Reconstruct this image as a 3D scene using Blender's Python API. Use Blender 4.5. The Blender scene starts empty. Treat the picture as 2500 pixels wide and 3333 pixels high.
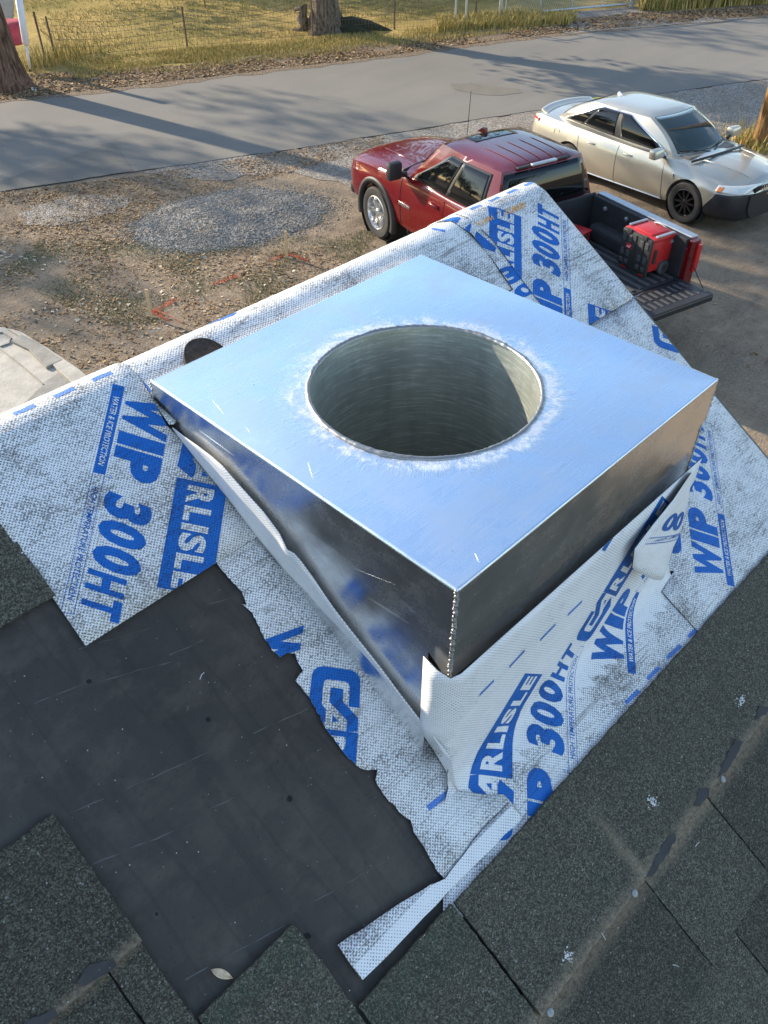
import bpy, bmesh, math, random
import numpy as np
from mathutils import Vector, Matrix, noise, geometry
random.seed(7); rng = np.random.default_rng(7)
R_ = math.radians
scene = bpy.context.scene
COL = scene.collection

# ------------------------------------------------------------------ camera
FPX, PITCH, ROLL, YAW = 2697.82, 0.737434, -0.00128, 0.776975      # photogrammetry of the square metal cap
CAM = Vector((0.0, 0.0, 6.0))
_f = Vector((math.cos(YAW), math.sin(YAW), 0)); _r = Vector((math.sin(YAW), -math.cos(YAW), 0)); _z = Vector((0, 0, 1))
CF = _f*math.cos(PITCH) - _z*math.sin(PITCH)
_u = _f*math.sin(PITCH) + _z*math.cos(PITCH)
CR = _r*math.cos(ROLL) + _u*math.sin(ROLL)
CU = _u*math.cos(ROLL) - _r*math.sin(ROLL)
cd = bpy.data.cameras.new("camera"); cam = bpy.data.objects.new("camera", cd); COL.objects.link(cam)
cam.matrix_world = Matrix(((CR.x, CU.x, -CF.x, CAM.x), (CR.y, CU.y, -CF.y, CAM.y), (CR.z, CU.z, -CF.z, CAM.z), (0, 0, 0, 1)))
cd.sensor_fit = 'VERTICAL'; cd.sensor_height = 33.33; cd.sensor_width = 25.0
cd.lens = FPX/3333*33.33
cd.clip_start = 0.02; cd.clip_end = 2000
scene.camera = cam

# ------------------------------------------------------------------ light
SUN_EL, SUN_ROT = 21.0, -11.0          # low sun beyond the ridge
world = bpy.data.worlds.new("World"); scene.world = world; world.use_nodes = True
wn = world.node_tree.nodes; wl = world.node_tree.links; wn.clear()
w_out = wn.new('ShaderNodeOutputWorld'); w_bg = wn.new('ShaderNodeBackground')
sky = wn.new('ShaderNodeTexSky'); sky.sky_type = 'NISHITA'; sky.sun_disc = False
sky.sun_elevation = R_(SUN_EL); sky.sun_rotation = R_(SUN_ROT); sky.air_density = 1.0; sky.dust_density = 0.35; sky.ozone_density = 1.0
w_tc = wn.new('ShaderNodeTexCoord'); w_map = wn.new('ShaderNodeMapping'); w_map.inputs['Scale'].default_value = (1.0, 1.0, 2.6)
w_ns = wn.new('ShaderNodeTexNoise'); w_ns.inputs['Scale'].default_value = 2.3; w_ns.inputs['Detail'].default_value = 7; w_ns.inputs['Roughness'].default_value = 0.55
w_cr = wn.new('ShaderNodeValToRGB'); w_cr.color_ramp.elements[0].position = 0.53; w_cr.color_ramp.elements[1].position = 0.80
w_mx = wn.new('ShaderNodeMix'); w_mx.data_type = 'RGBA'
w_mx.inputs['B'].default_value = (6.2, 6.5, 7.0, 1)
wl.new(w_tc.outputs['Generated'], w_map.inputs['Vector']); wl.new(w_map.outputs['Vector'], w_ns.inputs['Vector'])
wl.new(w_ns.outputs['Fac'], w_cr.inputs['Fac']); wl.new(w_cr.outputs['Color'], w_mx.inputs['Factor'])
w_tn = wn.new('ShaderNodeMix'); w_tn.data_type = 'RGBA'; w_tn.blend_type = 'MULTIPLY'; w_tn.inputs['Factor'].default_value = 1.0; w_tn.inputs['B'].default_value = (0.94, 0.985, 1.01, 1)
wl.new(sky.outputs['Color'], w_tn.inputs['A']); wl.new(w_tn.outputs['Result'], w_mx.inputs['A']); wl.new(w_mx.outputs['Result'], w_bg.inputs['Color'])
w_bg.inputs['Strength'].default_value = 0.15
wl.new(w_bg.outputs['Background'], w_out.inputs['Surface'])
sd = bpy.data.lights.new("sun", 'SUN'); sun = bpy.data.objects.new("sun", sd); COL.objects.link(sun)
sd.energy = 4.4; sd.angle = R_(0.9); sd.color = (1.0, 0.86, 0.66)
_sd = Vector((math.sin(R_(SUN_ROT))*math.cos(R_(SUN_EL)), math.cos(R_(SUN_ROT))*math.cos(R_(SUN_EL)), math.sin(R_(SUN_EL))))
sun.rotation_euler = _sd.to_track_quat('Z', 'Y').to_euler(); sun.location = _sd*60
scene.view_settings.view_transform = 'Standard'; scene.view_settings.look = 'None'
scene.view_settings.exposure = 1.18; scene.view_settings.gamma = 1; scene.view_settings.use_curve_mapping = False

# ------------------------------------------------------------------ materials
def mat(name, color, rough=0.6, metal=0.0, spec=0.5, coat=0.0):
    m = bpy.data.materials.new(name); m.use_nodes = True
    b = m.node_tree.nodes['Principled BSDF']
    b.inputs['Base Color'].default_value = (*color, 1); b.inputs['Roughness'].default_value = rough
    b.inputs['Metallic'].default_value = metal; b.inputs['Specular IOR Level'].default_value = spec
    b.inputs['Coat Weight'].default_value = coat; b.inputs['Coat Roughness'].default_value = 0.03
    return m
class NT:
    """small node-building helper"""
    def __init__(s, m):
        s.t = m.node_tree; s.n = s.t.nodes; s.l = s.t.links; s.b = s.n['Principled BSDF']; s._tc = None
    def tc(s, out='Object'):
        if s._tc is None: s._tc = s.n.new('ShaderNodeTexCoord')
        return s._tc.outputs[out]
    def put(s, sock, v):
        if hasattr(v, 'is_output'): s.l.new(v, sock)
        elif isinstance(v, (tuple, list)) and len(v) == 3 and sock.type == 'RGBA': sock.default_value = (*v, 1)
        else: sock.default_value = v
    def mapping(s, vec, scale=(1, 1, 1), rot=(0, 0, 0), loc=(0, 0, 0)):
        m = s.n.new('ShaderNodeMapping'); s.l.new(vec, m.inputs['Vector'])
        m.inputs['Scale'].default_value = scale; m.inputs['Rotation'].default_value = rot; m.inputs['Location'].default_value = loc
        return m.outputs['Vector']
    def noise(s, vec, scale, detail=4, rough=0.55, col=False, dist=0.0):
        n = s.n.new('ShaderNodeTexNoise'); s.l.new(vec, n.inputs['Vector'])
        n.inputs['Scale'].default_value = scale; n.inputs['Detail'].default_value = detail; n.inputs['Roughness'].default_value = rough
        n.inputs['Distortion'].default_value = dist
        return n.outputs['Color' if col else 'Fac']
    def voro(s, vec, scale, feat='F1', out='Distance', rnd=1.0):
        n = s.n.new('ShaderNodeTexVoronoi'); s.l.new(vec, n.inputs['Vector']); n.feature = feat
        n.inputs['Scale'].default_value = scale; n.inputs['Randomness'].default_value = rnd
        return n.outputs[out]
    def ramp(s, fac, stops, interp='LINEAR'):
        n = s.n.new('ShaderNodeValToRGB'); s.l.new(fac, n.inputs['Fac']); cr = n.color_ramp; cr.interpolation = interp
        while len(cr.elements) < len(stops): cr.elements.new(0.5)
        for e, (p, c) in zip(cr.elements, stops):
            e.position = p; e.color = (c, c, c, 1) if not isinstance(c, (tuple, list)) else (*c, 1)
        return n.outputs['Color']
    def mix(s, fac, a, b, mode='MIX'):
        n = s.n.new('ShaderNodeMix'); n.data_type = 'RGBA'; n.blend_type = mode
        s.put(n.inputs['Factor'], fac); s.put(n.inputs['A'], a); s.put(n.inputs['B'], b)
        return n.outputs['Result']
    def math(s, op, a, b=0.0, c=0.0, clamp=False):
        n = s.n.new('ShaderNodeMath'); n.operation = op; n.use_clamp = clamp
        s.put(n.inputs[0], a); s.put(n.inputs[1], b); s.put(n.inputs[2], c)
        return n.outputs[0]
    def sep(s, vec):
        n = s.n.new('ShaderNodeSeparateXYZ'); s.l.new(vec, n.inputs[0]); return n.outputs
    def comb(s, x, y, z=0.0):
        n = s.n.new('ShaderNodeCombineXYZ'); s.put(n.inputs[0], x); s.put(n.inputs[1], y); s.put(n.inputs[2], z); return n.outputs[0]
    def bump(s, h, strength=0.3, dist=0.01, nrm=None):
        n = s.n.new('ShaderNodeBump'); n.inputs['Strength'].default_value = strength; n.inputs['Distance'].default_value = dist
        s.l.new(h, n.inputs['Height'])
        if nrm: s.l.new(nrm, n.inputs['Normal'])
        s.l.new(n.outputs['Normal'], s.b.inputs['Normal']); return n.outputs['Normal']
    def color(s, c): s.put(s.b.inputs['Base Color'], c)
    def rough(s, c): s.put(s.b.inputs['Roughness'], c)

# ------------------------------------------------------------------ mesh builder
class MB:
    def __init__(s): s.v = []; s.f = []; s.m = []; s.uv = None
    def add(s, vs, fs, mi=0):
        o = len(s.v); s.v += [tuple(p) for p in vs]; s.f += [tuple(i+o for i in f) for f in fs]; s.m += [mi]*len(fs); return s
    def box(s, c, d, rot=None, mi=0, bev=0.0):
        x, y, z = d[0]/2, d[1]/2, d[2]/2
        P = [Vector((sx*x, sy*y, sz*z)) for sx in (-1, 1) for sy in (-1, 1) for sz in (-1, 1)]
        if rot is not None: P = [rot @ p for p in P]
        c = Vector(c)
        return s.add([p+c for p in P], [(0, 1, 3, 2), (4, 6, 7, 5), (0, 4, 5, 1), (2, 3, 7, 6), (0, 2, 6, 4), (1, 5, 7, 3)], mi)
    def hexa(s, P, mi=0):   # 8 points: bottom loop 4, top loop 4
        return s.add(P, [(3, 2, 1, 0), (4, 5, 6, 7), (0, 1, 5, 4), (1, 2, 6, 5), (2, 3, 7, 6), (3, 0, 4, 7)], mi)
    def prism(s, poly, a, b, mi=0):     # poly of 3D points, extruded by vector a..b
        n = len(poly); A = [Vector(p)+Vector(a) for p in poly]; B = [Vector(p)+Vector(b) for p in poly]
        fs = [tuple(range(n-1, -1, -1)), tuple(range(n, 2*n))] + [(i, (i+1) % n, n+(i+1) % n, n+i) for i in range(n)]
        return s.add(A+B, fs, mi)
    def tube(s, pts, r, n=8, mi=0, cap=True):
        pts = [Vector(p) for p in pts]; k = len(pts)
        rs = r if isinstance(r, (list, tuple)) else [r]*k
        vs = []; up = Vector((0, 0, 1)); prev = None
        for i, p in enumerate(pts):
            t = (pts[min(i+1, k-1)]-pts[max(i-1, 0)]).normalized()
            if prev is None:
                a = t.cross(up if abs(t.z) < 0.9 else Vector((1, 0, 0))).normalized()
            else:
                a = (prev - t*prev.dot(t)).normalized()
            prev = a; b = t.cross(a)
            vs += [p + (a*math.cos(2*math.pi*j/n) + b*math.sin(2*math.pi*j/n))*rs[i] for j in range(n)]
        fs = [(i*n+j, i*n+(j+1) % n, (i+1)*n+(j+1) % n, (i+1)*n+j) for i in range(k-1) for j in range(n)]
        if cap: fs += [tuple(range(n-1, -1, -1)), tuple((k-1)*n+j for j in range(n))]
        return s.add(vs, fs, mi)
    def lathe(s, prof, n=24, M=None, mi=0, close=False):     # prof [(r, z)] about local z
        M = M or Matrix(); k = len(prof)
        vs = [M @ Vector((r*math.cos(2*math.pi*j/n), r*math.sin(2*math.pi*j/n), z)) for r, z in prof for j in range(n)]
        kk = k if close else k-1
        fs = [(i*n+j, i*n+(j+1) % n, ((i+1) % k)*n+(j+1) % n, ((i+1) % k)*n+j) for i in range(kk) for j in range(n)]
        return s.add(vs, fs, mi)
    def grid(s, fn, nu, nv, mi=0, flip=False):
        vs = [fn(i/nu, j/nv) for i in range(nu+1) for j in range(nv+1)]
        fs = []
        for i in range(nu):
            for j in range(nv):
                a = i*(nv+1)+j; q = (a, a+nv+1, a+nv+2, a+1); fs.append(q[::-1] if flip else q)
        return s.add(vs, fs, mi)
    def ball(s, c, r, mi=0, n=8, k=5, sq=(1, 1, 1)):
        c = Vector(c); vs = [c+Vector((0, 0, -r*sq[2]))]
        for i in range(1, k):
            a = math.pi*i/k
            vs += [c+Vector((r*sq[0]*math.sin(a)*math.cos(2*math.pi*j/n), r*sq[1]*math.sin(a)*math.sin(2*math.pi*j/n), -r*sq[2]*math.cos(a))) for j in range(n)]
        vs.append(c+Vector((0, 0, r*sq[2]))); L = len(vs)-1
        fs = [(0, 1+(j+1) % n, 1+j) for j in range(n)]
        fs += [(1+i*n+j, 1+i*n+(j+1) % n, 1+(i+1)*n+(j+1) % n, 1+(i+1)*n+j) for i in range(k-2) for j in range(n)]
        fs += [(L, 1+(k-2)*n+j, 1+(k-2)*n+(j+1) % n) for j in range(n)]
        return s.add(vs, fs, mi)
    def build(s, name, mats, parent=None, smooth=False, auto=None, recalc=True, bevel=0.0, bseg=2, sub=0):
        me = bpy.data.meshes.new(name); me.from_pydata(s.v, [], s.f)
        mats = mats if isinstance(mats, (list, tuple)) else [mats]
        for m in mats: me.materials.append(m)
        for p, mi in zip(me.polygons, s.m): p.material_index = mi
        if s.uv is not None:
            ul = me.uv_layers.new(name='UVMap')
            for lp in me.loops: ul.data[lp.index].uv = s.uv[lp.vertex_index]
        if recalc or bevel or sub:
            bm = bmesh.new(); bm.from_mesh(me)
            if recalc:
                bmesh.ops.remove_doubles(bm, verts=bm.verts, dist=1e-6) if s.uv is None else None
                bmesh.ops.recalc_face_normals(bm, faces=bm.faces)
            if bevel: bmesh.ops.bevel(bm, geom=[e for e in bm.edges if len(e.link_faces) == 2 and e.calc_face_angle(0) > 0.5], offset=bevel, segments=bseg, affect='EDGES', profile=0.5)
            bm.to_mesh(me); bm.free()
        if smooth or auto is not None:
            for p in me.polygons: p.use_smooth = True
            if auto is not None: me.set_sharp_from_angle(angle=R_(auto))
        o = bpy.data.objects.new(name, me); COL.objects.link(o)
        if parent is not None: o.parent = parent
        return o
def tag(o, label=None, cat=None, group=None, kind=None):
    if label: o['label'] = label
    if cat: o['category'] = cat
    if group: o['group'] = group
    if kind: o['kind'] = kind
    return o
def empty(name, loc=(0, 0, 0), rz=0, label=None, cat=None, group=None):
    o = bpy.data.objects.new(name, None); COL.objects.link(o); o.location = loc; o.rotation_euler = (0, 0, rz); o.empty_display_size = 0.1
    return tag(o, label, cat, group)
def copy_tree(o, parent=None):
    c = o.copy(); COL.objects.link(c); c.parent = parent
    for ch in list(o.children): copy_tree(ch, c)
    return c
def ray(u, v): return CR*((u-1250)/FPX) - CU*((v-1666.5)/FPX) + CF
def g(u, v, z=0.0):                       # point of the photograph on a level plane
    d = ray(u, v); return CAM + d*((z-CAM.z)/d.z)
# ------------------------------------------------------------------ surface materials
def m_membrane(name, blue=None, dirt=0.5):
    m = mat(name, (0.7, 0.7, 0.7), 0.55, spec=0.35); t = NT(m); uv = t.tc('UV')
    g_ = t.mapping(uv, (1, 1, 1), (0, 0, R_(45)))
    x, y, _ = t.sep(g_)
    k = 2*math.pi/0.0043
    cs_ = t.math('ADD', t.math('COSINE', t.math('MULTIPLY', x, k)), t.math('COSINE', t.math('MULTIPLY', y, k)))
    dot = t.math('MULTIPLY', cs_, 0.5)                               # round dimples, 1 at the bottom of each
    n1 = t.noise(uv, 9, 6, 0.65); n2 = t.noise(uv, 60, 4, 0.6); n3 = t.noise(t.mapping(uv, (6, 40, 1), (0, 0, R_(20))), 4, 5, 0.7)
    d = t.math('ADD', t.math('MULTIPLY', n1, 0.8), t.math('ADD', t.math('MULTIPLY', n2, 0.35), t.math('MULTIPLY', n3, 0.35)))
    d = t.math('SUBTRACT', d, 1.0-dirt*0.6)                          # dirt amount, about -0.2..0.4
    dimple = t.ramp(t.math('ADD', dot, t.math('MULTIPLY', d, 1.6)), [(0.30, 0.0), (0.52, 1.0)])
    smear = t.ramp(d, [(0.10, 0.0), (0.42, 1.0)])
    fine = t.ramp(t.math('MULTIPLY', t.noise(uv, 260, 3, 0.6), t.math('ADD', d, 0.95)), [(0.50, 0.0), (0.66, 1.0)])
    base = (0.80, 0.80, 0.79) if blue is None else blue
    dk = (0.17, 0.165, 0.155) if blue is None else tuple(c*0.45 for c in blue)
    c = t.mix(t.math('MULTIPLY', dimple, 0.85), base, dk)
    c = t.mix(t.math('MULTIPLY', smear, 0.55), c, (0.17, 0.16, 0.145) if blue is None else tuple(0.3*c_+0.02 for c_ in blue))
    c = t.mix(t.math('MULTIPLY', fine, 0.8), c, (0.10, 0.095, 0.085) if blue is None else (0.012, 0.03, 0.09))
    if dirt > 0.2:                                                    # creases where the sheet was rolled and walked on
        l1 = t.noise(t.mapping(uv, (1.3, 22, 1), (0, 0, R_(9))), 1.6, 2, 0.4); l2 = t.noise(t.mapping(uv, (1.0, 15, 1), (0, 0, R_(-38))), 1.5, 2, 0.4)
        cr = t.math('MAXIMUM', t.ramp(t.math('ABSOLUTE', t.math('SUBTRACT', l1, 0.5)), [(0.0, 1.0), (0.011, 0.0)]), t.ramp(t.math('ABSOLUTE', t.math('SUBTRACT', l2, 0.52)), [(0.0, 0.8), (0.009, 0.0)]))
        cr = t.math('MULTIPLY', cr, t.ramp(t.noise(uv, 7, 4), [(0.42, 0.0), (0.6, 0.75)]))
        c = t.mix(cr, c, (0.15, 0.14, 0.125) if blue is None else (0.008, 0.03, 0.11))
    t.color(c)
    h = t.math('ADD', t.math('MULTIPLY', dot, -0.35), t.math('MULTIPLY', t.noise(t.mapping(uv, (3, 22, 1)), 3, 4), 5.0))
    t.bump(h, 0.30 if dirt > 0.2 else 0.14, 0.0012)
    return m
M_WHITE = m_membrane('membrane_white', None, 0.50)
M_CLEAN = m_membrane('membrane_clean', None, 0.12)
M_BLUE = m_membrane('membrane_print_blue', (0.004, 0.135, 0.50), 0.46)
M_LBLUE = m_membrane('membrane_print_pale_blue', (0.10, 0.24, 0.62), 0.35)
M_ORANGE = mat('membrane_print_orange', (0.80, 0.36, 0.04), 0.6)
M_ADHES = mat('adhesive_black', (0.012, 0.012, 0.013), 0.45)

def m_shingle():
    m = mat('asphalt_shingle', (0.03, 0.03, 0.03), 0.85, spec=0.25); t = NT(m); uv = t.tc('UV')
    col = t.voro(uv, 520, out='Color'); cs = t.sep(col)
    dist = t.voro(uv, 520)
    grey = t.ramp(cs[0], [(0.0, (0.040, 0.035, 0.026)), (0.45, (0.080, 0.072, 0.053)), (0.72, (0.128, 0.118, 0.084)), (0.90, (0.175, 0.170, 0.118)), (0.993, (0.19, 0.19, 0.15)), (1.0, (0.40, 0.41, 0.39))])
    big = t.noise(uv, 5, 5, 0.6); gr = t.noise(uv, 13, 4, 0.6)
    c = t.mix(t.ramp(gr, [(0.52, 0.0), (0.74, 0.55)]), grey, t.mix(0.4, grey, (0.030, 0.062, 0.040)))
    c = t.mix(t.ramp(big, [(0.35, 0.0), (0.7, 0.55)]), c, t.mix(0.35, c, (0.06, 0.06, 0.06)))
    # dust caught along the butt edge of the next course and along one lapped tab
    x, s, _ = t.sep(uv)
    wob = t.math('MULTIPLY', t.math('SUBTRACT', t.noise(uv, 14, 4), 0.5), 0.018)
    def line(v, c0, w): return t.math('SUBTRACT', 1.0, t.math('DIVIDE', t.math('ABSOLUTE', t.math('ADD', t.math('SUBTRACT', v, c0), wob)), w), clamp=True)
    l1 = line(s, -0.340, 0.026)
    l2 = t.math('MULTIPLY', line(x, 0.728, 0.016), t.math('MULTIPLY', t.math('GREATER_THAN', s, -0.34), t.math('SUBTRACT', 1.0, t.math('DIVIDE', t.math('ADD', s, 0.335), 0.16), clamp=True)))
    l3 = t.math('MULTIPLY', line(s, 0.128, 0.014), t.math('LESS_THAN', x, 0.085))
    st = t.math('MULTIPLY', t.math('MAXIMUM', l1, t.math('MAXIMUM', l2, l3)), t.ramp(t.noise(uv, 120, 3), [(0.3, 0.25), (0.6, 1.0)]))
    c = t.mix(t.math('MULTIPLY', st, 0.95), c, (0.33, 0.255, 0.175))
    fr1 = t.math('MULTIPLY', line(s, -0.012, 0.030), t.math('MULTIPLY', t.math('GREATER_THAN', x, 0.08), t.math('LESS_THAN', x, 0.25)))
    fr2 = t.math('MULTIPLY', line(s, -0.160, 0.050), t.math('LESS_THAN', x, 0.443))
    fresh = t.math('MULTIPLY', t.math('MAXIMUM', fr1, fr2), t.ramp(t.noise(uv, 60, 4), [(0.35, 0.2), (0.6, 1.0)]))
    c = t.mix(t.math('MULTIPLY', fresh, 0.7), c, t.mix(0.5, grey, (0.016, 0.060, 0.034)))      # unfaded granules the torn course used to cover
    oi = t.n.new('ShaderNodeObjectInfo'); tone = t.ramp(oi.outputs['Random'], [(0.0, 0.82), (1.0, 1.2)])
    c = t.mix(1.0, c, tone, 'MULTIPLY')
    t.color(c); t.bump(t.math('SUBTRACT', cs[1], dist), 0.9, 0.0020)
    return m
M_SHINGLE = m_shingle()

def m_felt():
    m = mat('underlayment_felt', (0.03, 0.03, 0.033), 0.75, spec=0.3); t = NT(m); uv = t.tc('UV')
    n = t.noise(uv, 4, 8, 0.68, dist=0.3); n2 = t.noise(t.mapping(uv, (1, 1.5, 1), (0, 0, R_(-30))), 9, 8, 0.72); n3 = t.noise(uv, 140, 3, 0.6)
    c = t.ramp(n, [(0.30, (0.040, 0.035, 0.030)), (0.5, (0.053, 0.047, 0.040)), (0.74, (0.082, 0.072, 0.058))])
    c = t.mix(t.ramp(n2, [(0.48, 0.0), (0.70, 0.65)]), c, (0.110, 0.097, 0.080))
    c = t.mix(t.ramp(n3, [(0.60, 0.0), (0.78, 0.55)]), c, (0.012, 0.012, 0.014))
    l1 = t.noise(t.mapping(uv, (9, 1.1, 1), (0, 0, R_(4))), 1.2, 3, 0.5); fold_shade = t.ramp(t.math('ABSOLUTE', t.math('SUBTRACT', l1, 0.5)), [(0.0, 1.0), (0.03, 0.0)])
    c = t.mix(t.math('MULTIPLY', fold_shade, 0.28), c, (0.022, 0.020, 0.019))  # crease shading put into the colour as soft dark streaks
    sp = t.voro(uv, 55); c = t.mix(t.ramp(sp, [(0.035, 1.0), (0.06, 0.0)]), c, (0.2, 0.2, 0.2))
    t.color(c); t.bump(t.math('ADD', n3, t.math('MULTIPLY', n, 3.0)), 0.35, 0.002)
    t.rough(t.ramp(n2, [(0.3, 0.55), (0.7, 0.85)]))
    return m
M_FELT = m_felt()
M_CHALK = mat('chalk', (0.10, 0.098, 0.095), 0.9)

def m_metal(name, base, r0, r1, ring=False, tube=False):
    m = mat(name, base, r0, 1.0); t = NT(m); o = t.tc('Object')
    sc = t.noise(t.mapping(o, (2, 60, 60), (0, 0, R_(35))), 6, 5, 0.7)
    sc2 = t.noise(t.mapping(o, (70, 3, 60), (0, 0, R_(15))), 5, 4, 0.7)
    cl = t.noise(o, 5, 5, 0.6); sp = t.noise(o, 160, 4, 0.7)
    c = t.mix(t.ramp(cl, [(0.35, 0.0), (0.75, 0.5)]), base, tuple(b*0.82 for b in base))
    spot = t.math('MULTIPLY', t.ramp(sp, [(0.66, 0.0), (0.72, 1.0)]), t.ramp(t.noise(o, 7, 3), [(0.46, 0.0), (0.62, 1.0)]))
    c = t.mix(t.math('MULTIPLY', spot, 0.8), c, (0.10, 0.09, 0.08))
    r = t.math('ADD', r0, t.math('MULTIPLY', t.ramp(t.math('MULTIPLY', sc, cl), [(0.15, 0.0), (0.45, 1.0)]), (r1-r0)*0.45))
    smg = t.noise(t.mapping(o, (1, 1, 1.4)), 11, 7, 0.7)          # hand and weather smudges
    c = t.mix(t.ramp(smg, [(0.44, 0.0), (0.68, 0.5)]), c, tuple(b*0.62 for b in base)); r = t.math('ADD', r, t.math('MULTIPLY', t.ramp(smg, [(0.40, 0.0), (0.66, 1.0)]), 0.14))
    hs = t.math('ADD', t.math('MULTIPLY', sc, 0.22), t.math('ADD', t.math('MULTIPLY', sc2, 0.18), t.math('MULTIPLY', cl, 2.0)))
    if ring:   # ground and wire-brushed band round the welded collar
        x, y, _ = t.sep(o)
        dx = t.math('SUBTRACT', x, RING_C[0]); dy = t.math('SUBTRACT', y, RING_C[1])
        rad = t.math('SQRT', t.math('ADD', t.math('MULTIPLY', dx, dx), t.math('MULTIPLY', dy, dy)))
        ang = t.math('ARCTAN2', dy, dx)
        wig = t.noise(t.comb(t.math('COSINE', ang), t.math('SINE', ang), 0.0), 3.2, 6, 0.7)
        w = t.math('ADD', 0.004, t.math('MULTIPLY', t.ramp(wig, [(0.33, 0.34), (0.66, 1.0)]), 0.062))
        band = t.math('SUBTRACT', 1.0, t.math('DIVIDE', t.math('SUBTRACT', rad, RING_R), w), clamp=True)
        band = t.ramp(band, [(0.04, 0.0), (0.45, 1.0)])
        streak = t.noise(t.comb(t.math('MULTIPLY', ang, 40.0), t.math('MULTIPLY', rad, 30.0), 0.0), 3, 4, 0.7)
        wisp = t.noise(t.mapping(o, (9, 26, 1), (0, 0, R_(-38))), 2.2, 6, 0.65)
        wm = t.math('MULTIPLY', t.ramp(wisp, [(0.60, 0.0), (0.72, 1.0)]), t.ramp(rad, [(0.20, 1.0), (0.40, 0.0)]))
        band = t.math('MAXIMUM', band, t.math('MULTIPLY', wm, 0.7))
        band = t.math('MULTIPLY', band, t.ramp(t.noise(o, 34, 4, 0.7), [(0.32, 0.25), (0.55, 1.0)]))
        c = t.mix(t.math('MULTIPLY', band, 0.8), c, t.ramp(streak, [(0.35, (0.50, 0.51, 0.54)), (0.65, (0.92, 0.92, 0.92))]))
        r = t.math('MAXIMUM', r, t.math('MULTIPLY', band, 0.52))
        hs = t.math('ADD', hs, t.math('MULTIPLY', t.math('MULTIPLY', streak, band), 5.0))
    if tube:
        t.b.inputs['Metallic'].default_value = 0.35
        x, y, z = t.sep(o)
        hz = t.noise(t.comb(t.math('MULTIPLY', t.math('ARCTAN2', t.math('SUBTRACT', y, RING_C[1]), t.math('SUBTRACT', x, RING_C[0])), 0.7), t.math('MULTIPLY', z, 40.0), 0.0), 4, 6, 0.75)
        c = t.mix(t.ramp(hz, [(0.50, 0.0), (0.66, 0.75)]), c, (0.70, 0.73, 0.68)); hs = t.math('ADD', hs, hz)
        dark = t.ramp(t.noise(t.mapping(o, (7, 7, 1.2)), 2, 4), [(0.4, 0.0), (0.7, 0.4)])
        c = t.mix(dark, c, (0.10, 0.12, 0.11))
    t.color(c); t.rough(r); t.bump(hs, 0.22, 0.0009)
    return m

def simple(name, col, rough=0.6, amt=0.25, sc=8, metal=0.0, bump=0.0, bsc=60, spec=0.5, vec='Object', stretch=(1, 1, 1)):
    m = mat(name, col, rough, metal, spec); t = NT(m); o = t.mapping(t.tc(vec), stretch)
    n = t.noise(o, sc, 6, 0.62)
    t.color(t.ramp(n, [(0.28, tuple(c*(1-amt) for c in col)), (0.72, tuple(min(1, c*(1+amt)) for c in col))]))
    if bump: t.bump(t.noise(o, bsc, 5, 0.65), bump, 0.02)
    return m

def m_asphalt(name, base):
    m = mat(name, (base,)*3, 0.9, spec=0.3); t = NT(m); o = t.tc('Object')
    n = t.noise(t.mapping(o, (1, 1, 1)), 0.35, 6, 0.6); f = t.noise(o, 55, 3, 0.7); tr = t.noise(t.mapping(o, (0.25, 1.6, 1), (0, 0, R_(23))), 0.8, 4, 0.55)
    c = t.ramp(n, [(0.3, (base*0.98, base*0.88, base*0.72)), (0.7, (base*1.30, base*1.16, base*0.95))])
    c = t.mix(t.ramp(tr, [(0.4, 0.0), (0.68, 0.35)]), c, (base*0.72, base*0.72, base*0.72))
    c = t.mix(t.ramp(f, [(0.3, 0.0), (0.75, 0.6)]), c, (base*1.5, base*1.46, base*1.38))
    t.color(c); t.bump(f, 0.5, 0.008); return m
M_ROAD = m_asphalt('asphalt_road', 0.155)
M_PATCH = m_asphalt('asphalt_patch', 0.13)

def m_ground():
    m = mat('ground_dirt', (0.15, 0.11, 0.08), 0.95, spec=0.15); t = NT(m); o = t.tc('Object')
    n = t.noise(o, 0.35, 7, 0.62); n2 = t.noise(o, 3.2, 6, 0.68); f = t.noise(o, 26, 5, 0.72); tr = t.noise(t.mapping(o, (0.5, 2.4, 1), (0, 0, R_(-30))), 1.2, 6, 0.7)
    c = t.ramp(n2, [(0.28, (0.14, 0.096, 0.064)), (0.5, (0.255, 0.185, 0.125)), (0.74, (0.38, 0.295, 0.205))])
    c = t.mix(t.ramp(n, [(0.45, 0.0), (0.62, 0.75)]), c, t.ramp(f, [(0.3, (0.10, 0.075, 0.055)), (0.7, (0.33, 0.26, 0.18))]))
    c = t.mix(t.ramp(tr, [(0.5, 0.0), (0.72, 0.5)]), c, (0.075, 0.058, 0.045))
    c = t.mix(t.ramp(f, [(0.35, 0.0), (0.72, 0.55)]), c, (0.32, 0.27, 0.205))
    t.color(c); t.bump(t.math('ADD', f, t.math('MULTIPLY', n2, 2.0)), 0.8, 0.03); return m
M_GROUND = m_ground()
def m_lawn():
    m = mat('lawn_turf', (0.16, 0.13, 0.05), 0.95, spec=0.1); t = NT(m); o = t.tc('Object')
    n = t.noise(o, 0.28, 6, 0.6); n2 = t.noise(o, 2.2, 6, 0.7); f = t.noise(t.mapping(o, (1, 1, 1)), 30, 5, 0.75)
    c = t.ramp(n, [(0.34, (0.24, 0.20, 0.05)), (0.52, (0.46, 0.33, 0.11)), (0.68, (0.56, 0.39, 0.14))])
    c = t.mix(t.ramp(n2, [(0.45, 0.0), (0.7, 0.6)]), c, (0.17, 0.10, 0.05))
    c = t.mix(t.ramp(f, [(0.35, 0.0), (0.7, 0.7)]), c, t.mix(0.45, c, (0.48, 0.38, 0.17)))
    t.color(c); t.bump(t.math('ADD', f, n2), 1.0, 0.05); return m
M_LAWN = m_lawn()
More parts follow.
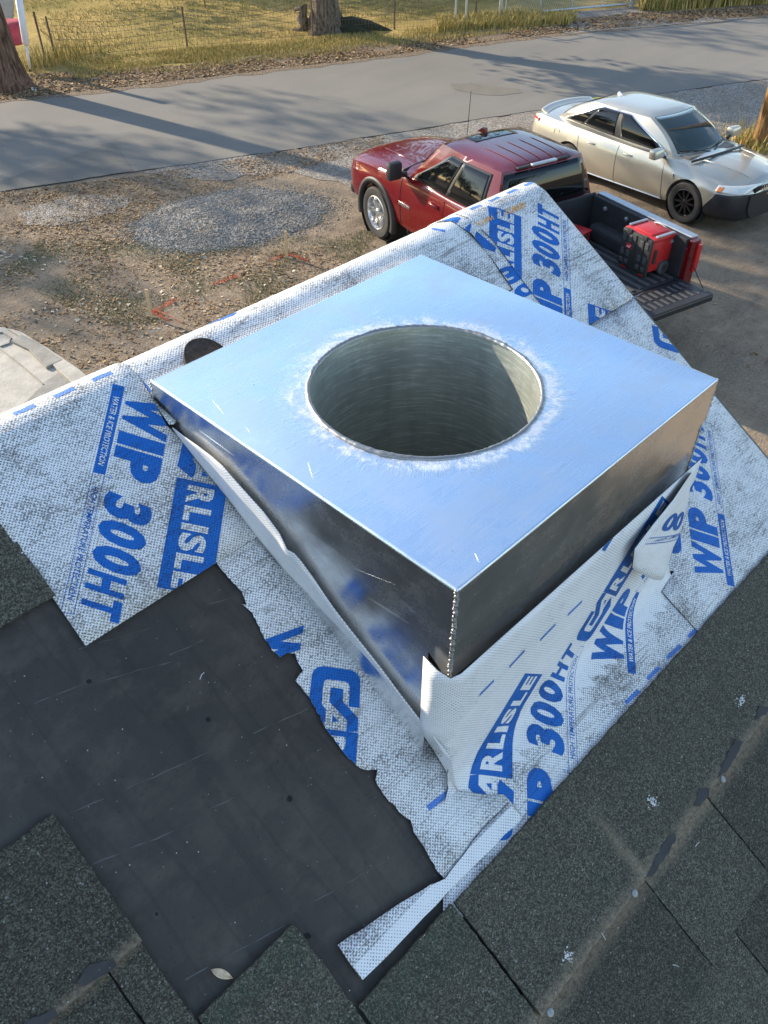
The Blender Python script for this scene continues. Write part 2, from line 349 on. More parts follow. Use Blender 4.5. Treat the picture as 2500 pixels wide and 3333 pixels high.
def m_gravel(name, a, b):
    m = mat(name, a, 0.9, spec=0.3); t = NT(m); o = t.tc('Object')
    v = t.voro(o, 38, out='Color'); cs = t.sep(v); n = t.noise(o, 1.3, 6, 0.65); d = t.voro(o, 38)
    c = t.ramp(cs[0], [(0.0, tuple(x*0.55 for x in a)), (0.5, a), (0.95, b)])
    c = t.mix(t.ramp(n, [(0.45, 0.0), (0.7, 0.65)]), c, (0.20, 0.15, 0.105))
    t.color(c); t.bump(t.math('SUBTRACT', cs[1], d), 0.8, 0.02); return m
M_SHOULDER = m_gravel('gravel_shoulder', (0.24, 0.215, 0.185), (0.42, 0.38, 0.33))
M_GRAVEL = m_gravel('gravel_grey', (0.22, 0.205, 0.185), (0.38, 0.36, 0.33))
M_CONC = simple('concrete', (0.42, 0.39, 0.335), 0.9, 0.22, 5, bump=0.3, bsc=40)
M_CONCD = simple('concrete_stained_shaded', (0.26, 0.245, 0.215), 0.9, 0.25, 6, bump=0.3, bsc=40)
def m_bark(name, a, b):
    m = mat(name, a, 0.95, spec=0.1); t = NT(m); o = t.mapping(t.tc('Object'), (7, 7, 1.1))
    n = t.noise(o, 2.0, 7, 0.7, dist=0.6)
    t.color(t.ramp(n, [(0.36, tuple(c*0.25 for c in a)), (0.5, a), (0.68, b)])); t.bump(n, 1.0, 0.06); return m
M_BARK = m_bark('bark_brown', (0.16, 0.095, 0.065), (0.30, 0.20, 0.145))
M_BARK2 = m_bark('bark_grey', (0.16, 0.125, 0.095), (0.30, 0.25, 0.20))
M_POLE = m_bark('weathered_pole_wood', (0.30, 0.165, 0.07), (0.48, 0.29, 0.14))
def m_leaf(name, cols):
    m = mat(name, cols[0], 0.75, spec=0.2); t = NT(m); gi = t.n.new('ShaderNodeNewGeometry')
    c = t.ramp(gi.outputs['Random Per Island'], [(i/max(1, len(cols)-1), c) for i, c in enumerate(cols)]); t.color(c); return m
M_CROWN = m_leaf('tree_leaf', [(0.030, 0.050, 0.014), (0.06, 0.085, 0.022), (0.10, 0.10, 0.03)])
M_BLADE = m_leaf('grass_blade', [(0.15, 0.17, 0.035), (0.32, 0.27, 0.08), (0.52, 0.38, 0.14), (0.60, 0.45, 0.20)])
M_BLADEG = m_leaf('grass_blade_green', [(0.09, 0.14, 0.03), (0.13, 0.17, 0.045), (0.21, 0.20, 0.07), (0.34, 0.28, 0.13)])
M_LITTER = m_leaf('fallen_leaf', [(0.20, 0.105, 0.045), (0.34, 0.21, 0.10), (0.15, 0.085, 0.045), (0.42, 0.31, 0.18), (0.26, 0.17, 0.09)])
M_PALE = m_leaf('pale_leaf', [(0.55, 0.47, 0.34), (0.40, 0.30, 0.19), (0.62, 0.56, 0.44)])
M_WOOD = simple('raw_pine', (0.62, 0.45, 0.25), 0.7, 0.2, 12, stretch=(6, 6, 1))
M_OPAINT = mat('orange_marking_paint', (0.48, 0.085, 0.035), 0.9)
M_RUST = simple('rusty_steel', (0.10, 0.065, 0.045), 0.8, 0.4, 20)
M_NAIL = simple('dull_nail_steel', (0.30, 0.30, 0.295), 0.5, 0.3, 300, metal=0.6)
M_GALV = simple('galvanised_steel', (0.45, 0.47, 0.49), 0.45, 0.15, 15, metal=0.7)
M_WPAINT = simple('white_plastic', (0.78, 0.79, 0.82), 0.5, 0.08, 5)
M_TRIM = simple('dark_drip_edge', (0.022, 0.030, 0.028), 0.45, 0.3, 20)
M_SIDING = simple('house_siding', (0.40, 0.38, 0.34), 0.8, 0.15, 4)
M_PLY = simple('roof_deck_wood', (0.22, 0.15, 0.09), 0.85, 0.25, 9)
# vehicles
def m_paint(name, col, coat=1.0, rough=0.35, metal=0.3, amt=0.08):
    m = mat(name, col, rough, metal, 0.25, coat); t = NT(m); o = t.tc('Object')
    n = t.noise(o, 1.7, 6, 0.6); f = t.noise(o, 35, 4, 0.7)
    dust = t.ramp(t.math('ADD', t.math('MULTIPLY', n, 0.7), t.math('MULTIPLY', f, 0.35)), [(0.42, 0.0), (0.72, amt*3)])
    t.color(t.mix(dust, col, (0.33, 0.29, 0.24))); t.rough(t.math('ADD', rough, t.math('MULTIPLY', dust, 0.4)))
    t.put(t.b.inputs['Coat Roughness'], t.math('ADD', 0.04, t.math('MULTIPLY', dust, 0.6)))
    return m
M_RED = m_paint('red_car_paint', (0.135, 0.0008, 0.003), 0.8, 0.26, 0.1, 0.008)
M_GOLD = m_paint('champagne_car_paint', (0.50, 0.465, 0.385), 0.9, 0.32, 0.6, 0.03)
M_GLASS = mat('tinted_glass', (0.004, 0.005, 0.006), 0.03, 0.0, 0.45, 0.0)
M_BLACKP = simple('black_plastic', (0.022, 0.022, 0.024), 0.55, 0.2, 15)
M_BUMPER = simple('satin_black_bumper', (0.018, 0.019, 0.022), 0.38, 0.2, 6)
M_LINER = simple('bed_liner', (0.020, 0.021, 0.024), 0.75, 0.35, 9, bump=0.2, bsc=80)
M_GREYP = simple('grey_liner_rib', (0.055, 0.057, 0.06), 0.7, 0.3, 20)
M_TYRE = simple('tyre_rubber', (0.035, 0.033, 0.031), 0.85, 0.25, 14)
M_ALLOY = simple('alloy_rim', (0.62, 0.63, 0.65), 0.3, 0.1, 9, metal=0.9)
M_BLKRIM = simple('black_rim', (0.014, 0.014, 0.015), 0.28, 0.15, 9, metal=0.2)
M_CHROME = mat('chrome', (0.80, 0.81, 0.83), 0.12, 1.0)
M_SEAM = mat('panel_gap', (0.01, 0.01, 0.01), 0.9)
M_TAIL = mat('tail_lamp_red', (0.50, 0.012, 0.012), 0.15, 0, 0.5, 0.6)
M_AMBER = mat('amber_lens', (0.75, 0.24, 0.06), 0.15, 0, 0.5, 0.6)
M_LENS = mat('headlamp_lens', (0.70, 0.71, 0.66), 0.14, 0.1, 0.5, 0.8)
M_TOOLR = simple('red_tool_plastic', (0.50, 0.022, 0.022), 0.42, 0.12, 12)
M_TOOLK = simple('black_tool_plastic', (0.028, 0.028, 0.027), 0.6, 0.25, 18)
M_INT = simple('car_interior', (0.20, 0.175, 0.14), 0.8, 0.3, 6)
M_INTL = simple('light_trim', (0.40, 0.38, 0.33), 0.6, 0.1, 6)
def m_clear():
    m = bpy.data.materials.new('windscreen_glass'); m.use_nodes = True; n = m.node_tree.nodes; l = m.node_tree.links
    b = n['Principled BSDF']; b.inputs['Base Color'].default_value = (0.10, 0.145, 0.14, 1); b.inputs['Roughness'].default_value = 0.03
    tr = n.new('ShaderNodeBsdfTransparent'); tr.inputs['Color'].default_value = (0.72, 0.84, 0.82, 1)
    gl = n.new('ShaderNodeBsdfGlossy'); gl.inputs['Roughness'].default_value = 0.02
    fr = n.new('ShaderNodeFresnel'); fr.inputs['IOR'].default_value = 1.6
    mx = n.new('ShaderNodeMixShader'); mx2 = n.new('ShaderNodeMixShader'); mx2.inputs[0].default_value = 0.30
    l.new(fr.outputs[0], mx.inputs[0]); l.new(tr.outputs[0], mx.inputs[1]); l.new(gl.outputs[0], mx.inputs[2])
    l.new(mx.outputs[0], mx2.inputs[1]); l.new(b.outputs[0], mx2.inputs[2]); l.new(mx2.outputs[0], n['Material Output'].inputs['Surface'])
    return m
M_WSCREEN = m_clear()
# ------------------------------------------------------------------ roof geometry (metres)
S = 0.75
TX, TY, BW, BL = 0.54881, 0.41485, 0.65455, 0.66086      # near corner and size of the square metal cap
ZT = 5.25                                                # level top of the cap
PHI = R_(31.5); Z0 = ZT - 0.60*S                         # roof pitch; roof height at y = TY
CPH, SPH = math.cos(PHI), math.sin(PHI)
S_ARC, R_ARC, PHI2 = 0.822, 0.055, R_(-38)               # rounded ridge
RN = Vector((0, -SPH, CPH)); RC = RN.dot(Vector((TX, TY, Z0)))
RAKE = 1.682
def slope_curve(s):
    """y, z, slope angle at distance s up the roof from y = TY"""
    y, z = TY+min(s, S_ARC)*CPH, Z0+min(s, S_ARC)*SPH
    if s <= S_ARC: return y, z, PHI
    L = R_ARC*(PHI-PHI2); t = min(s-S_ARC, L); a = PHI - t/R_ARC
    y += R_ARC*(math.sin(PHI)-math.sin(a)); z += R_ARC*(math.cos(a)-math.cos(PHI))
    if s > S_ARC+L:
        e = s-S_ARC-L; y += e*math.cos(PHI2); z += e*math.sin(PHI2); a = PHI2
    return y, z, a
def Rf(x, s, h=0.0):
    y, z, a = slope_curve(s); return Vector((x, y-math.sin(a)*h, z+math.cos(a)*h))
RP_H = 0.0                                # height above the deck of the sheet being laid out
def lift(px, org):                        # move a point measured on the bare slope up to the sheet's own level
    a, c = rp(*px), rp(*px, 0.0); return (org[0]+a[0]-c[0], org[1]+a[1]-c[1])
def rp(u, v, h=None):                     # photograph point on the roof slope -> (x, s)
    h = RP_H if h is None else h
    d = ray(u, v); k = (RC+h-RN.dot(CAM))/RN.dot(d); p = CAM+d*k
    return (p.x, (p.y-TY)/CPH)
def on_x(u, v, x):
    d = ray(u, v); return CAM+d*((x-CAM.x)/d.x)
def on_y(u, v, y):
    d = ray(u, v); return CAM+d*((y-CAM.y)/d.y)
def at_z(u, v, z):
    return g(u, v, z)

house = empty('house', (0.4, 0.2, 0), 0, 'house with a dark shingled gable roof stripped to felt and white membrane at the ridge', 'house')
def hp(o): o.parent = house; o.matrix_parent_inverse = house.matrix_world.inverted(); return o
bpy.context.view_layer.update()
house_inv = Matrix.Translation(-Vector(house.location))
def under(o, p, inv):
    o.parent = p; o.matrix_parent_inverse = inv; return o
# roof deck: one bent sheet with thickness, both slopes
b = MB(); ss = [-2.6, -1.5, -0.6, 0.12, 0.64, 0.75] + [S_ARC+R_ARC*(PHI-PHI2)*i/8 for i in range(9)] + [1.4, 3.2]
dxs = [-4.5, 0.63, 1.08, RAKE-0.004]; n = len(ss)
for h in (-0.004, -0.030):
    for x in dxs:
        for s in ss: b.v.append(tuple(Rf(x, s, h)))
def dv(l, i, j): return l*4*n+i*n+j
hole = lambda i, j: i == 1 and j == 3
for i in range(3):
    for j in range(n-1):
        if hole(i, j): continue
        b.f += [(dv(0, i, j), dv(0, i+1, j), dv(0, i+1, j+1), dv(0, i, j+1)), (dv(1, i, j), dv(1, i, j+1), dv(1, i+1, j+1), dv(1, i+1, j))]
for j in range(n-1): b.f += [(dv(0, 3, j), dv(1, 3, j), dv(1, 3, j+1), dv(0, 3, j+1)), (dv(0, 0, j), dv(0, 0, j+1), dv(1, 0, j+1), dv(1, 0, j))]
for i in range(3): b.f += [(dv(0, i, 0), dv(1, i, 0), dv(1, i+1, 0), dv(0, i+1, 0)), (dv(0, i, n-1), dv(0, i+1, n-1), dv(1, i+1, n-1), dv(1, i, n-1))]
b.m = [0]*len(b.f)
deck = under(b.build('roof', M_PLY), house, house_inv)
def eave(s): y, z, _ = slope_curve(s); return y, z
y0, zz0 = eave(-2.35); y1, zz1 = eave(2.9)
w = MB().box((-1.4, (y0+y1)/2, zz0/2-0.05), (5.9, y1-y0, zz0-0.1))
under(w.build('wall', M_SIDING), house, house_inv)
b = MB(); yr, zr, _ = slope_curve(S_ARC+R_ARC*PHI)
for xg in (-4.3, 1.45):
    b = MB(); b.prism([(xg, y0, zz0-0.10), (xg, y1, zz0-0.10), (xg, yr, zr-0.06)], (0, 0, 0), (0.1, 0, 0)); under(b.build('gable_wall', M_SIDING), house, house_inv)
# rake drip edge and fascia along the right gable
b = MB(); ss2 = [-2.6+0.1*i for i in range(34)] + [S_ARC+R_ARC*(PHI-PHI2)*i/8 for i in range(9)] + [1.4, 3.2]
pr = [(-0.055, 0.0005), (0.0, 0.0025), (0.012, 0.0005), (0.016, -0.012), (0.014, -0.05), (0.010, -0.05), (0.010, -0.012), (0.0, -0.0035), (-0.055, -0.002)]
for s in ss2:
    for dx, h in pr: b.v.append(tuple(Rf(RAKE+dx, s, h)))
k = len(pr)
b.f = [(i*k+j, i*k+(j+1) % k, (i+1)*k+(j+1) % k, (i+1)*k+j) for i in range(len(ss2)-1) for j in range(k)]; b.m = [0]*len(b.f)
under(b.build('drip_edge', M_TRIM), house, house_inv)

# ------------------------------------------------------------------ sheets laid on the roof
def densify(poly, step, jit=0.0):
    out = []; n = len(poly)
    for i in range(n):
        a, c = Vector(poly[i]), Vector(poly[(i+1) % n]); L = (c-a).length; k = max(1, int(L/step))
        nr = Vector((-(c-a).y, (c-a).x)).normalized() if L > 1e-9 else Vector((0, 0))
        for j in range(k):
            p = a.lerp(c, j/k)
            if jit and j: p = p + nr*jit*random.uniform(-1, 1)
            out.append((p.x, p.y))
    return out
class Sheet:
    """flat pattern cut to an outline in (x, s), triangulated, then laid on a surface M(x, s, h)"""
    def __init__(s, poly, M, h, th, gx=0.05, gs=0.05, extra=(), step=0.03, jit=0.0):
        s.M, s.h = M, h
        poly = densify(poly, step, jit); n = len(poly)
        P = [Vector(p) for p in poly]; xs = [p[0] for p in poly]; ys = [p[1] for p in poly]
        rows = [min(ys)+gs*i for i in range(int((max(ys)-min(ys))/gs)+1)] + list(extra)
        for r in rows:
            if not min(ys) < r < max(ys): continue
            x = min(xs)+gx*random.uniform(.3, .7)
            while x < max(xs): P.append(Vector((x, r))); x += gx
        E = [(i, (i+1) % n) for i in range(n)]
        vs, es, fs, ov, oe, of = geometry.delaunay_2d_cdt(P, E, [list(range(n))], 1, 1e-5)
        s.v = [(p.x, p.y) for p in vs]; s.t = [tuple(f) if True else f for f in fs]
        tt = []
        for f in s.t:
            for i in range(1, len(f)-1):
                a, b_, c = (s.v[f[0]], s.v[f[i]], s.v[f[i+1]])
                ar = (b_[0]-a[0])*(c[1]-a[1])-(c[0]-a[0])*(b_[1]-a[1])
                if abs(ar) < 1e-10: continue
                tt.append((f[0], f[i], f[i+1]) if ar > 0 else (f[0], f[i+1], f[i]))
        s.t = tt; s.th = th
        s.cell = 0.03; s.hash = {}
        for k, f in enumerate(tt):
            X = [s.v[i][0] for i in f]; Y = [s.v[i][1] for i in f]
            for cx in range(int(math.floor(min(X)/s.cell)), int(math.floor(max(X)/s.cell))+1):
                for cy in range(int(math.floor(min(Y)/s.cell)), int(math.floor(max(Y)/s.cell))+1):
                    s.hash.setdefault((cx, cy), []).append(k)
    def build(s, name, m, mside=M_ADHES):
        b = MB(); n = len(s.v)
        b.v = [tuple(s.M(x, y, s.h)) for x, y in s.v] + [tuple(s.M(x, y, s.h-s.th)) for x, y in s.v]
        b.uv = [p for p in s.v]*2
        b.f = list(s.t); b.m = [0]*len(b.f)
        ec = {}
        for f in s.t:
            for i in range(3): ec[(f[i], f[(i+1) % 3])] = 1
        for (a, c) in ec:
            if (c, a) not in ec: b.f.append((c, a, a+n, c+n)); b.m.append(1)
        o = b.build(name, [m, mside], recalc=False)
        for p in o.data.polygons: p.use_smooth = p.material_index == 0
        return o
    def ink(s, tris, h, name, m, parent, hole=None):
        """print: flat triangles (x, s) clipped to this sheet and laid h above it"""
        b = MB(); b.uv = []
        for T in tris:
            X = [p[0] for p in T]; Y = [p[1] for p in T]; cand = set()
            for cx in range(int(math.floor(min(X)/s.cell)), int(math.floor(max(X)/s.cell))+1):
                for cy in range(int(math.floor(min(Y)/s.cell)), int(math.floor(max(Y)/s.cell))+1):
                    cand.update(s.hash.get((cx, cy), ()))
            for k in cand:
                f = s.t[k]; C = [s.v[i] for i in f]; poly = list(T)
                for i in range(3):
                    (ax, ay), (bx, by) = C[i], C[(i+1) % 3]; out = []
                    if not poly: break
                    dprev = None
                    ds = [(bx-ax)*(p[1]-ay)-(by-ay)*(p[0]-ax) for p in poly]
                    for j in range(len(poly)):
                        p, q, dp, dq = poly[j], poly[(j+1) % len(poly)], ds[j], ds[(j+1) % len(poly)]
                        if dp >= -1e-12: out.append(p)
                        if (dp > 1e-12 and dq < -1e-12) or (dp < -1e-12 and dq > 1e-12):
                            w_ = dp/(dp-dq); out.append((p[0]+(q[0]-p[0])*w_, p[1]+(q[1]-p[1])*w_))
                    poly = out
                if len(poly) < 3: continue
                ar = sum(poly[i][0]*poly[(i+1) % len(poly)][1]-poly[(i+1) % len(poly)][0]*poly[i][1] for i in range(len(poly)))
                if abs(ar) < 2e-8: continue
                # same plane as the sheet's own triangle, lifted
                W3 = [s.M(C[i][0], C[i][1], s.h) for i in range(3)]; nr = (W3[1]-W3[0]).cross(W3[2]-W3[0]).normalized()
                fl = nr.dot(s.M(C[0][0], C[0][1], s.h+0.01)-W3[0]) < 0
                if fl: nr = -nr
                (x0, y0_), (x1, y1_), (x2, y2_) = C; den = (y1_-y2_)*(x0-x2)+(x2-x1)*(y0_-y2_)
                o = len(b.v)
                for p in poly:
                    l0 = ((y1_-y2_)*(p[0]-x2)+(x2-x1)*(p[1]-y2_))/den; l1 = ((y2_-y0_)*(p[0]-x2)+(x0-x2)*(p[1]-y2_))/den
                    q = W3[0]*l0+W3[1]*l1+W3[2]*(1-l0-l1)+nr*h
                    b.v.append(tuple(q)); b.uv.append(p)
                idx = list(range(o, o+len(poly)))
                b.f.append(tuple(idx if (ar > 0) != fl else idx[::-1])); b.m.append(0)
        if not b.f: return None
        o = b.build(name, m, recalc=False); o.parent = parent; return o

# ---- lettering
_tc = {}
def glyphs(txt, bold=0.03):
    key = (txt, bold)
    if key in _tc: return _tc[key]
    cu = bpy.data.curves.new('lettering', 'FONT'); cu.body = txt; cu.offset = bold; cu.resolution_u = 3; cu.fill_mode = 'BOTH'
    o = bpy.data.objects.new('lettering', cu); COL.objects.link(o)
    dg = bpy.context.evaluated_depsgraph_get(); me = o.evaluated_get(dg).to_mesh(); me.calc_loop_triangles()
    T = [[(me.vertices[i].co.x, me.vertices[i].co.y) for i in t.vertices] for t in me.loop_triangles]
    o.evaluated_get(dg).to_mesh_clear(); bpy.data.objects.remove(o); bpy.data.curves.remove(cu)
    _tc[key] = T; return T
def fit(txt, u0, u1, v0, v1, shear=0.0, bold=0.03):
    T = glyphs(txt, bold); X = [p[0] for t in T for p in t]; Y = [p[1] for t in T for p in t]
    sx = (u1-u0)/(max(X)-min(X)); sy = (v1-v0)/(max(Y)-min(Y)); mx, my = min(X), min(Y)
    return [[(u0+(p[0]-mx)*sx+(p[1]-my)*sy*shear, v0+(p[1]-my)*sy) for p in t] for t in T]
def quad2(u0, u1, v0, v1): return [[(u0, v0), (u1, v0), (u1, v1)], [(u0, v0), (u1, v1), (u0, v1)]]
def frame2(u0, u1, v0, v1, w):
    return quad2(u0, u1, v0, v0+w)+quad2(u0, u1, v1-w, v1)+quad2(u0, u0+w, v0+w, v1-w)+quad2(u1-w, u1, v0+w, v1-w)
def poly2(P):
    tr = geometry.tessellate_polygon([[Vector((p[0], p[1], 0)) for p in P]]); return [[P[i] for i in t] for t in tr]
def _lg(P):   # logo outline measured on the photograph -> block coordinates
    out = []
    for x, y in P:
        U = y-0.19*(x-215); V = x+0.125*(y-1080)-215
        out.append((0.045+(U-461)*9.0e-5, 0.126+V*9.8e-5))
    return out
ART = None
def art():
    """one repeat of the membrane's print, in metres: list of (part name, material, lift, triangles)"""
    global ART
    if ART: return ART
    out = [('print_band', 'b', 1, quad2(0, 0.163, 0, 0.0185)),
           ('band_lettering', 'w', 2, fit('WATER & ICE PROTECTION', 0.020, 0.148, 0.0042, 0.0143, 0.22, 0.022)),
           ('band_frame', 'b', 1, frame2(0.163, 0.392, 0, 0.0185, 0.0008)),
           ('band_lettering', 'b', 1, fit('HIGH TEMPERATURE PROTECTION', 0.186, 0.370, 0.0045, 0.0140, 0.22, 0.008))]
    for ch, u0, u1 in (('W', 0.006, 0.078), ('I', 0.081, 0.104), ('P', 0.108, 0.160)): out.append(('print_letter', 'b', 1, fit(ch, u0, u1, 0.0245, 0.099, 0.08, 0.062)))
    for k, ch in enumerate('300'): out.append(('print_numeral', 'b', 1, fit(ch, 0.188+0.0425*k, 0.226+0.0425*k, 0.0245, 0.099, 0.20, 0.052)))
    for ch, u0, u1 in (('H', 0.318, 0.349), ('T', 0.354, 0.386)): out.append(('print_letter', 'b', 1, fit(ch, u0, u1, 0.0245, 0.082, 0.16, 0.045)))
    out.append(('print_mark', 'b', 1, fit('o', 0.163, 0.168, 0.024, 0.029, 0, 0.0)))
    out.append(('logo_letter', 'b', 1, poly2(_lg([(470, 510), (930, 595), (1000, 635), (1050, 700), (1075, 780), (1030, 1255), (848, 1225), (885, 880), (868, 825), (810, 790), (530, 742), (485, 755), (462, 790), (440, 870), (410, 1165), (470, 1250), (450, 1440), (400, 1520), (160, 1300), (200, 1080), (270, 640), (305, 575), (370, 525)]))))
    out.append(('logo_stroke', 'b', 1, poly2(_lg([(570, 882), (775, 918), (755, 1130), (1000, 1430), (975, 1650), (785, 1640), (810, 1460), (535, 1130)]))))
    out.append(('logo_stroke', 'b', 1, poly2(_lg([(575, 1345), (560, 1465), (665, 1470)]))))
    out.append(('logo_bar', 'b', 1, quad2(0.141, 0.330, 0.126, 0.208)))
    u = 0.150
    for ch, wd in zip('RLISLE', (0.032, 0.026, 0.0115, 0.031, 0.026, 0.027)):
        out.append(('logo_letter', 'w', 2, fit(ch, u, u+wd, 0.1455, 0.1885, 0.0, 0.045))); u += wd+0.0045
    ART = out; return ART
class Block:
    def __init__(s, org, ang): s.o = Vector(org); s.c = math.cos(R_(ang)); s.s = math.sin(R_(ang))
    def tf(s, T): return [[(s.o.x+p[0]*s.c-p[1]*s.s, s.o.y+p[0]*s.s+p[1]*s.c) for p in t] for t in T]
def stamp(sheet, root, org, ang, only=None):
    B = Block(org, ang)
    for nm, k, lift, T in art():
        if only and nm not in only: continue
        sheet.ink(B.tf(T), 0.0004*lift, nm, M_BLUE if k == 'b' else M_WHITE, root)
def dashes(sheet, root, a, c, off=0.0, L=0.036, gap=0.032, w=0.009):
    a, c = Vector(a), Vector(c); d = (c-a); n = d.length; d.normalize(); pr = Vector((-d.y, d.x)); k = off; T = []
    while k < n:
        p, q = a+d*k, a+d*min(n, k+L)
        P = [p-pr*w/2, q-pr*w/2, q+pr*w/2, p+pr*w/2]; P = [(v.x, v.y) for v in P]; sheet.ink([[P[0], P[1], P[2]], [P[0], P[2], P[3]]], 0.0004, 'edge_mark', M_LBLUE, root); k += L+gap

def Mfelt(x, s, h):
    w_ = 0.0011*noise.noise((x*4.5, s*9, .3))+0.0012*max(0, 1-abs(noise.noise((x*3.2+s*2.5, s*1.1, 6)))*9)
    return Rf(x, s, h+max(-0.0012, w_))
RP_H = 0.002
# ---- underlayment felt over the whole stripped area
felt = Sheet([(-1.2, -0.62), (0.60, -0.62), (0.60, -0.05), (0.60, 0.80), (-1.2, 0.80)], Mfelt, 0.002, 0.0015, 0.03, 0.03).build('underlayment', M_FELT)
tag(felt, 'black roofing felt underlayment left bare where the shingles were torn off', 'roofing felt')
def felt_lines(segs, m, w, name, parent):
    for (a, c) in segs:
        A, B_ = Vector(rp(*a)), Vector(rp(*c)); d = (B_-A).normalized(); pr = Vector((-d.y, d.x)); k = max(2, int((B_-A).length/0.012)); b = MB(); b.uv = []
        for i in range(k+1):
            p = A.lerp(B_, i/k)+pr*random.uniform(-.0009, .0009); ww = w*random.uniform(0.1, 1.0)*(1.0 if random.random() > .25 else 0.1)
            for q in (p-pr*ww, p+pr*ww): b.v.append(tuple(Mfelt(q.x, q.y, 0.0024))); b.uv.append((q.x, q.y))
        b.f = [(2*i, 2*i+1, 2*i+3, 2*i+2) for i in range(k)]; b.m = [0]*k
        o = b.build(name, m, recalc=False); o.parent = parent
felt_lines([((413, 2565), (715, 2430)), ((200, 2655), (335, 2598)), ((0, 2196), (60, 2178)), ((110, 2288), (300, 2215)), ((310, 2218), (560, 2150)), ((550, 2130), (660, 2083)), ((680, 1965), (750, 1943)), ((822, 2385), (1000, 2305)), ((300, 2810), (620, 2680)), ((600, 3185), (925, 3010)), ((1025, 2930), (1310, 2770)), ((680, 2630), (760, 2595)), ((255, 2109), (500, 2040))], M_CHALK, 0.0011, 'chalk_line', felt)
for (u, v) in ((287, 2217), (675, 2340), (508, 2972), (942, 2598), (1000, 3043)):
    x, s_ = rp(u, v); b = MB(); b.v.append(tuple(Mfelt(x, s_, 0.0026)))
    for j in range(9):
        a = 2*math.pi*j/9; r = 0.0042*random.uniform(.8, 1.2); b.v.append(tuple(Rf(x+r*math.cos(a), s_+r*math.sin(a), 0.0030)))
    b.f += [(0, 1+j, 1+(j+1) % 9) for j in range(9)]; b.m += [0]*9
    b.build('nail_hole', M_SEAM, felt, recalc=False)

RP_H = 0.0112
# ---- H: sheet on the left, with one whole print
sH = Sheet([rp(0, 1705), rp(270, 2090), rp(820, 1741), rp(832, 1738), rp(735, 1617), rp(640, 1500), rp(562, 1400), rp(535, 1375), rp(470, 1255), rp(405, 1160), (rp(400, 1150)[0], 0.97), (0.10, 0.97), (0.10, 0.72), (0.236, 0.712)][1:11] + [(0.236, 0.97), (0.2365, 0.60)], Rf, 0.0112, 0.0015, 0.05, 0.05, [S_ARC+0.006*i for i in range(14)])
oH = sH.build('membrane_sheet', M_WHITE); tag(oH, 'white membrane sheet printed in blue left of the metal chimney, square corner over black felt', 'roof membrane', 'white roof membrane sheets')
stamp(sH, oH, lift((360, 1241), (0.510, 0.843)), -134.2)
dashes(sH, oH, (rp(0, 1348)), (rp(400, 1180)), 0.02)
RP_H = 0.0075
# ---- C: sheet wrapped over the ridge behind the box
def Mwrinkle(x, s, h):
    w_ = 0.0
    if 0.55 < s < 0.86:
        w_ = 0.0035*math.sin(s*78+1.2*math.sin(x*2.6))*math.sin(min(1, (0.86-s)/0.08)*1.57)*(0.6+0.5*math.sin(x*3.3+1))
        w_ += 0.0025*noise.noise((x*6, s*26, 3.1))
    return Rf(x, s, h+w_+0.002)
sC = Sheet([rp(405, 1162), rp(470, 1255), rp(545, 1378), (0.60, 0.70), (1.10, 0.70), (1.22, 0.66), rp(1665, 935), rp(1600, 840), rp(1530, 755), rp(1475, 708), rp(1440, 692), (rp(1400, 690)[0], 0.97), (rp(405, 1150)[0], 0.97)], Mwrinkle, 0.0055, 0.0015, 0.03, 0.025, [S_ARC+0.006*i for i in range(14)])
oC = sC.build('membrane_sheet', M_WHITE); tag(oC, 'wrinkled white membrane strip rolled over the ridge just behind the metal chimney', 'roof membrane', 'white roof membrane sheets')
sC.ink(poly2([rp(675, 1020), rp(715, 1015), rp(760, 1003), rp(775, 985), (rp(775, 985)[0], 0.875), (rp(690, 1000)[0], 0.885)]), 0.0005, 'print', M_BLUE, oC)
for (a, c) in (((1545, 732), (1578, 760)), ((1613, 785), (1645, 830)), ((378, 1152), (418, 1178)), ((455, 1240), (485, 1270))):
    dashes(sC, oC, rp(*a), rp(*c), 0, 0.2, 0.1, 0.008)
for (a, c) in (((1410, 728), (1448, 748)), ((1620, 780), (1645, 830))): dashes(sC, oC, rp(*a), rp(*c), 0, 0.2, 0.1, 0.008)
RP_H = 0.0098
# ---- B: narrow strip between two seams
sB = Sheet([rp(1440, 692), rp(1475, 708), rp(1530, 755), rp(1600, 840), rp(1665, 935), (1.22, 0.64), (1.30, 0.55), rp(1765, 995), rp(1680, 885), rp(1600, 775), rp(1520, 700), rp(1495, 668), (rp(1480, 660)[0], 0.97), (rp(1410, 690)[0], 0.97)], Rf, 0.0098, 0.0015, 0.03, 0.04, [S_ARC+0.006*i for i in range(14)])
oB = sB.build('membrane_sheet', M_WHITE); tag(oB, 'narrow white membrane sliver between two black seams behind the far corner of the chimney', 'roof membrane', 'white roof membrane sheets')
def px_ink(sheet, root, txt, o_, e_, t_, bold, name='print', m=M_BLUE, h=0.0005, shear=0.0):
    o_, e_, t_ = Vector(rp(*o_)), Vector(rp(*e_)), Vector(rp(*t_)); U = e_-o_; V = t_-o_
    sheet.ink([[tuple(o_+U*p[0]+V*p[1]) for p in t] for t in fit(txt, 0, 1, 0, 1, shear, bold)], h, name, m, root)
sB.ink(poly2([rp(1447, 690), rp(1497, 690), rp(1503, 700), rp(1480, 725), rp(1500, 745), rp(1527, 720), rp(1545, 745), rp(1610, 800), rp(1605, 815), rp(1540, 790), rp(1540, 770), rp(1480, 722)]), 0.0005, 'print', M_BLUE, oB)
px_ink(sB, oB, 'A', (1520, 775), (1595, 745), (1500, 720), 0.05, m=M_WHITE, h=0.0009, name='print_lettering')
px_ink(sB, oB, '3', (1600, 880), (1660, 850), (1650, 925), 0.05)
px_ink(sB, oB, '0', (1655, 945), (1705, 905), (1700, 970), 0.05)
RP_H = 0.0112
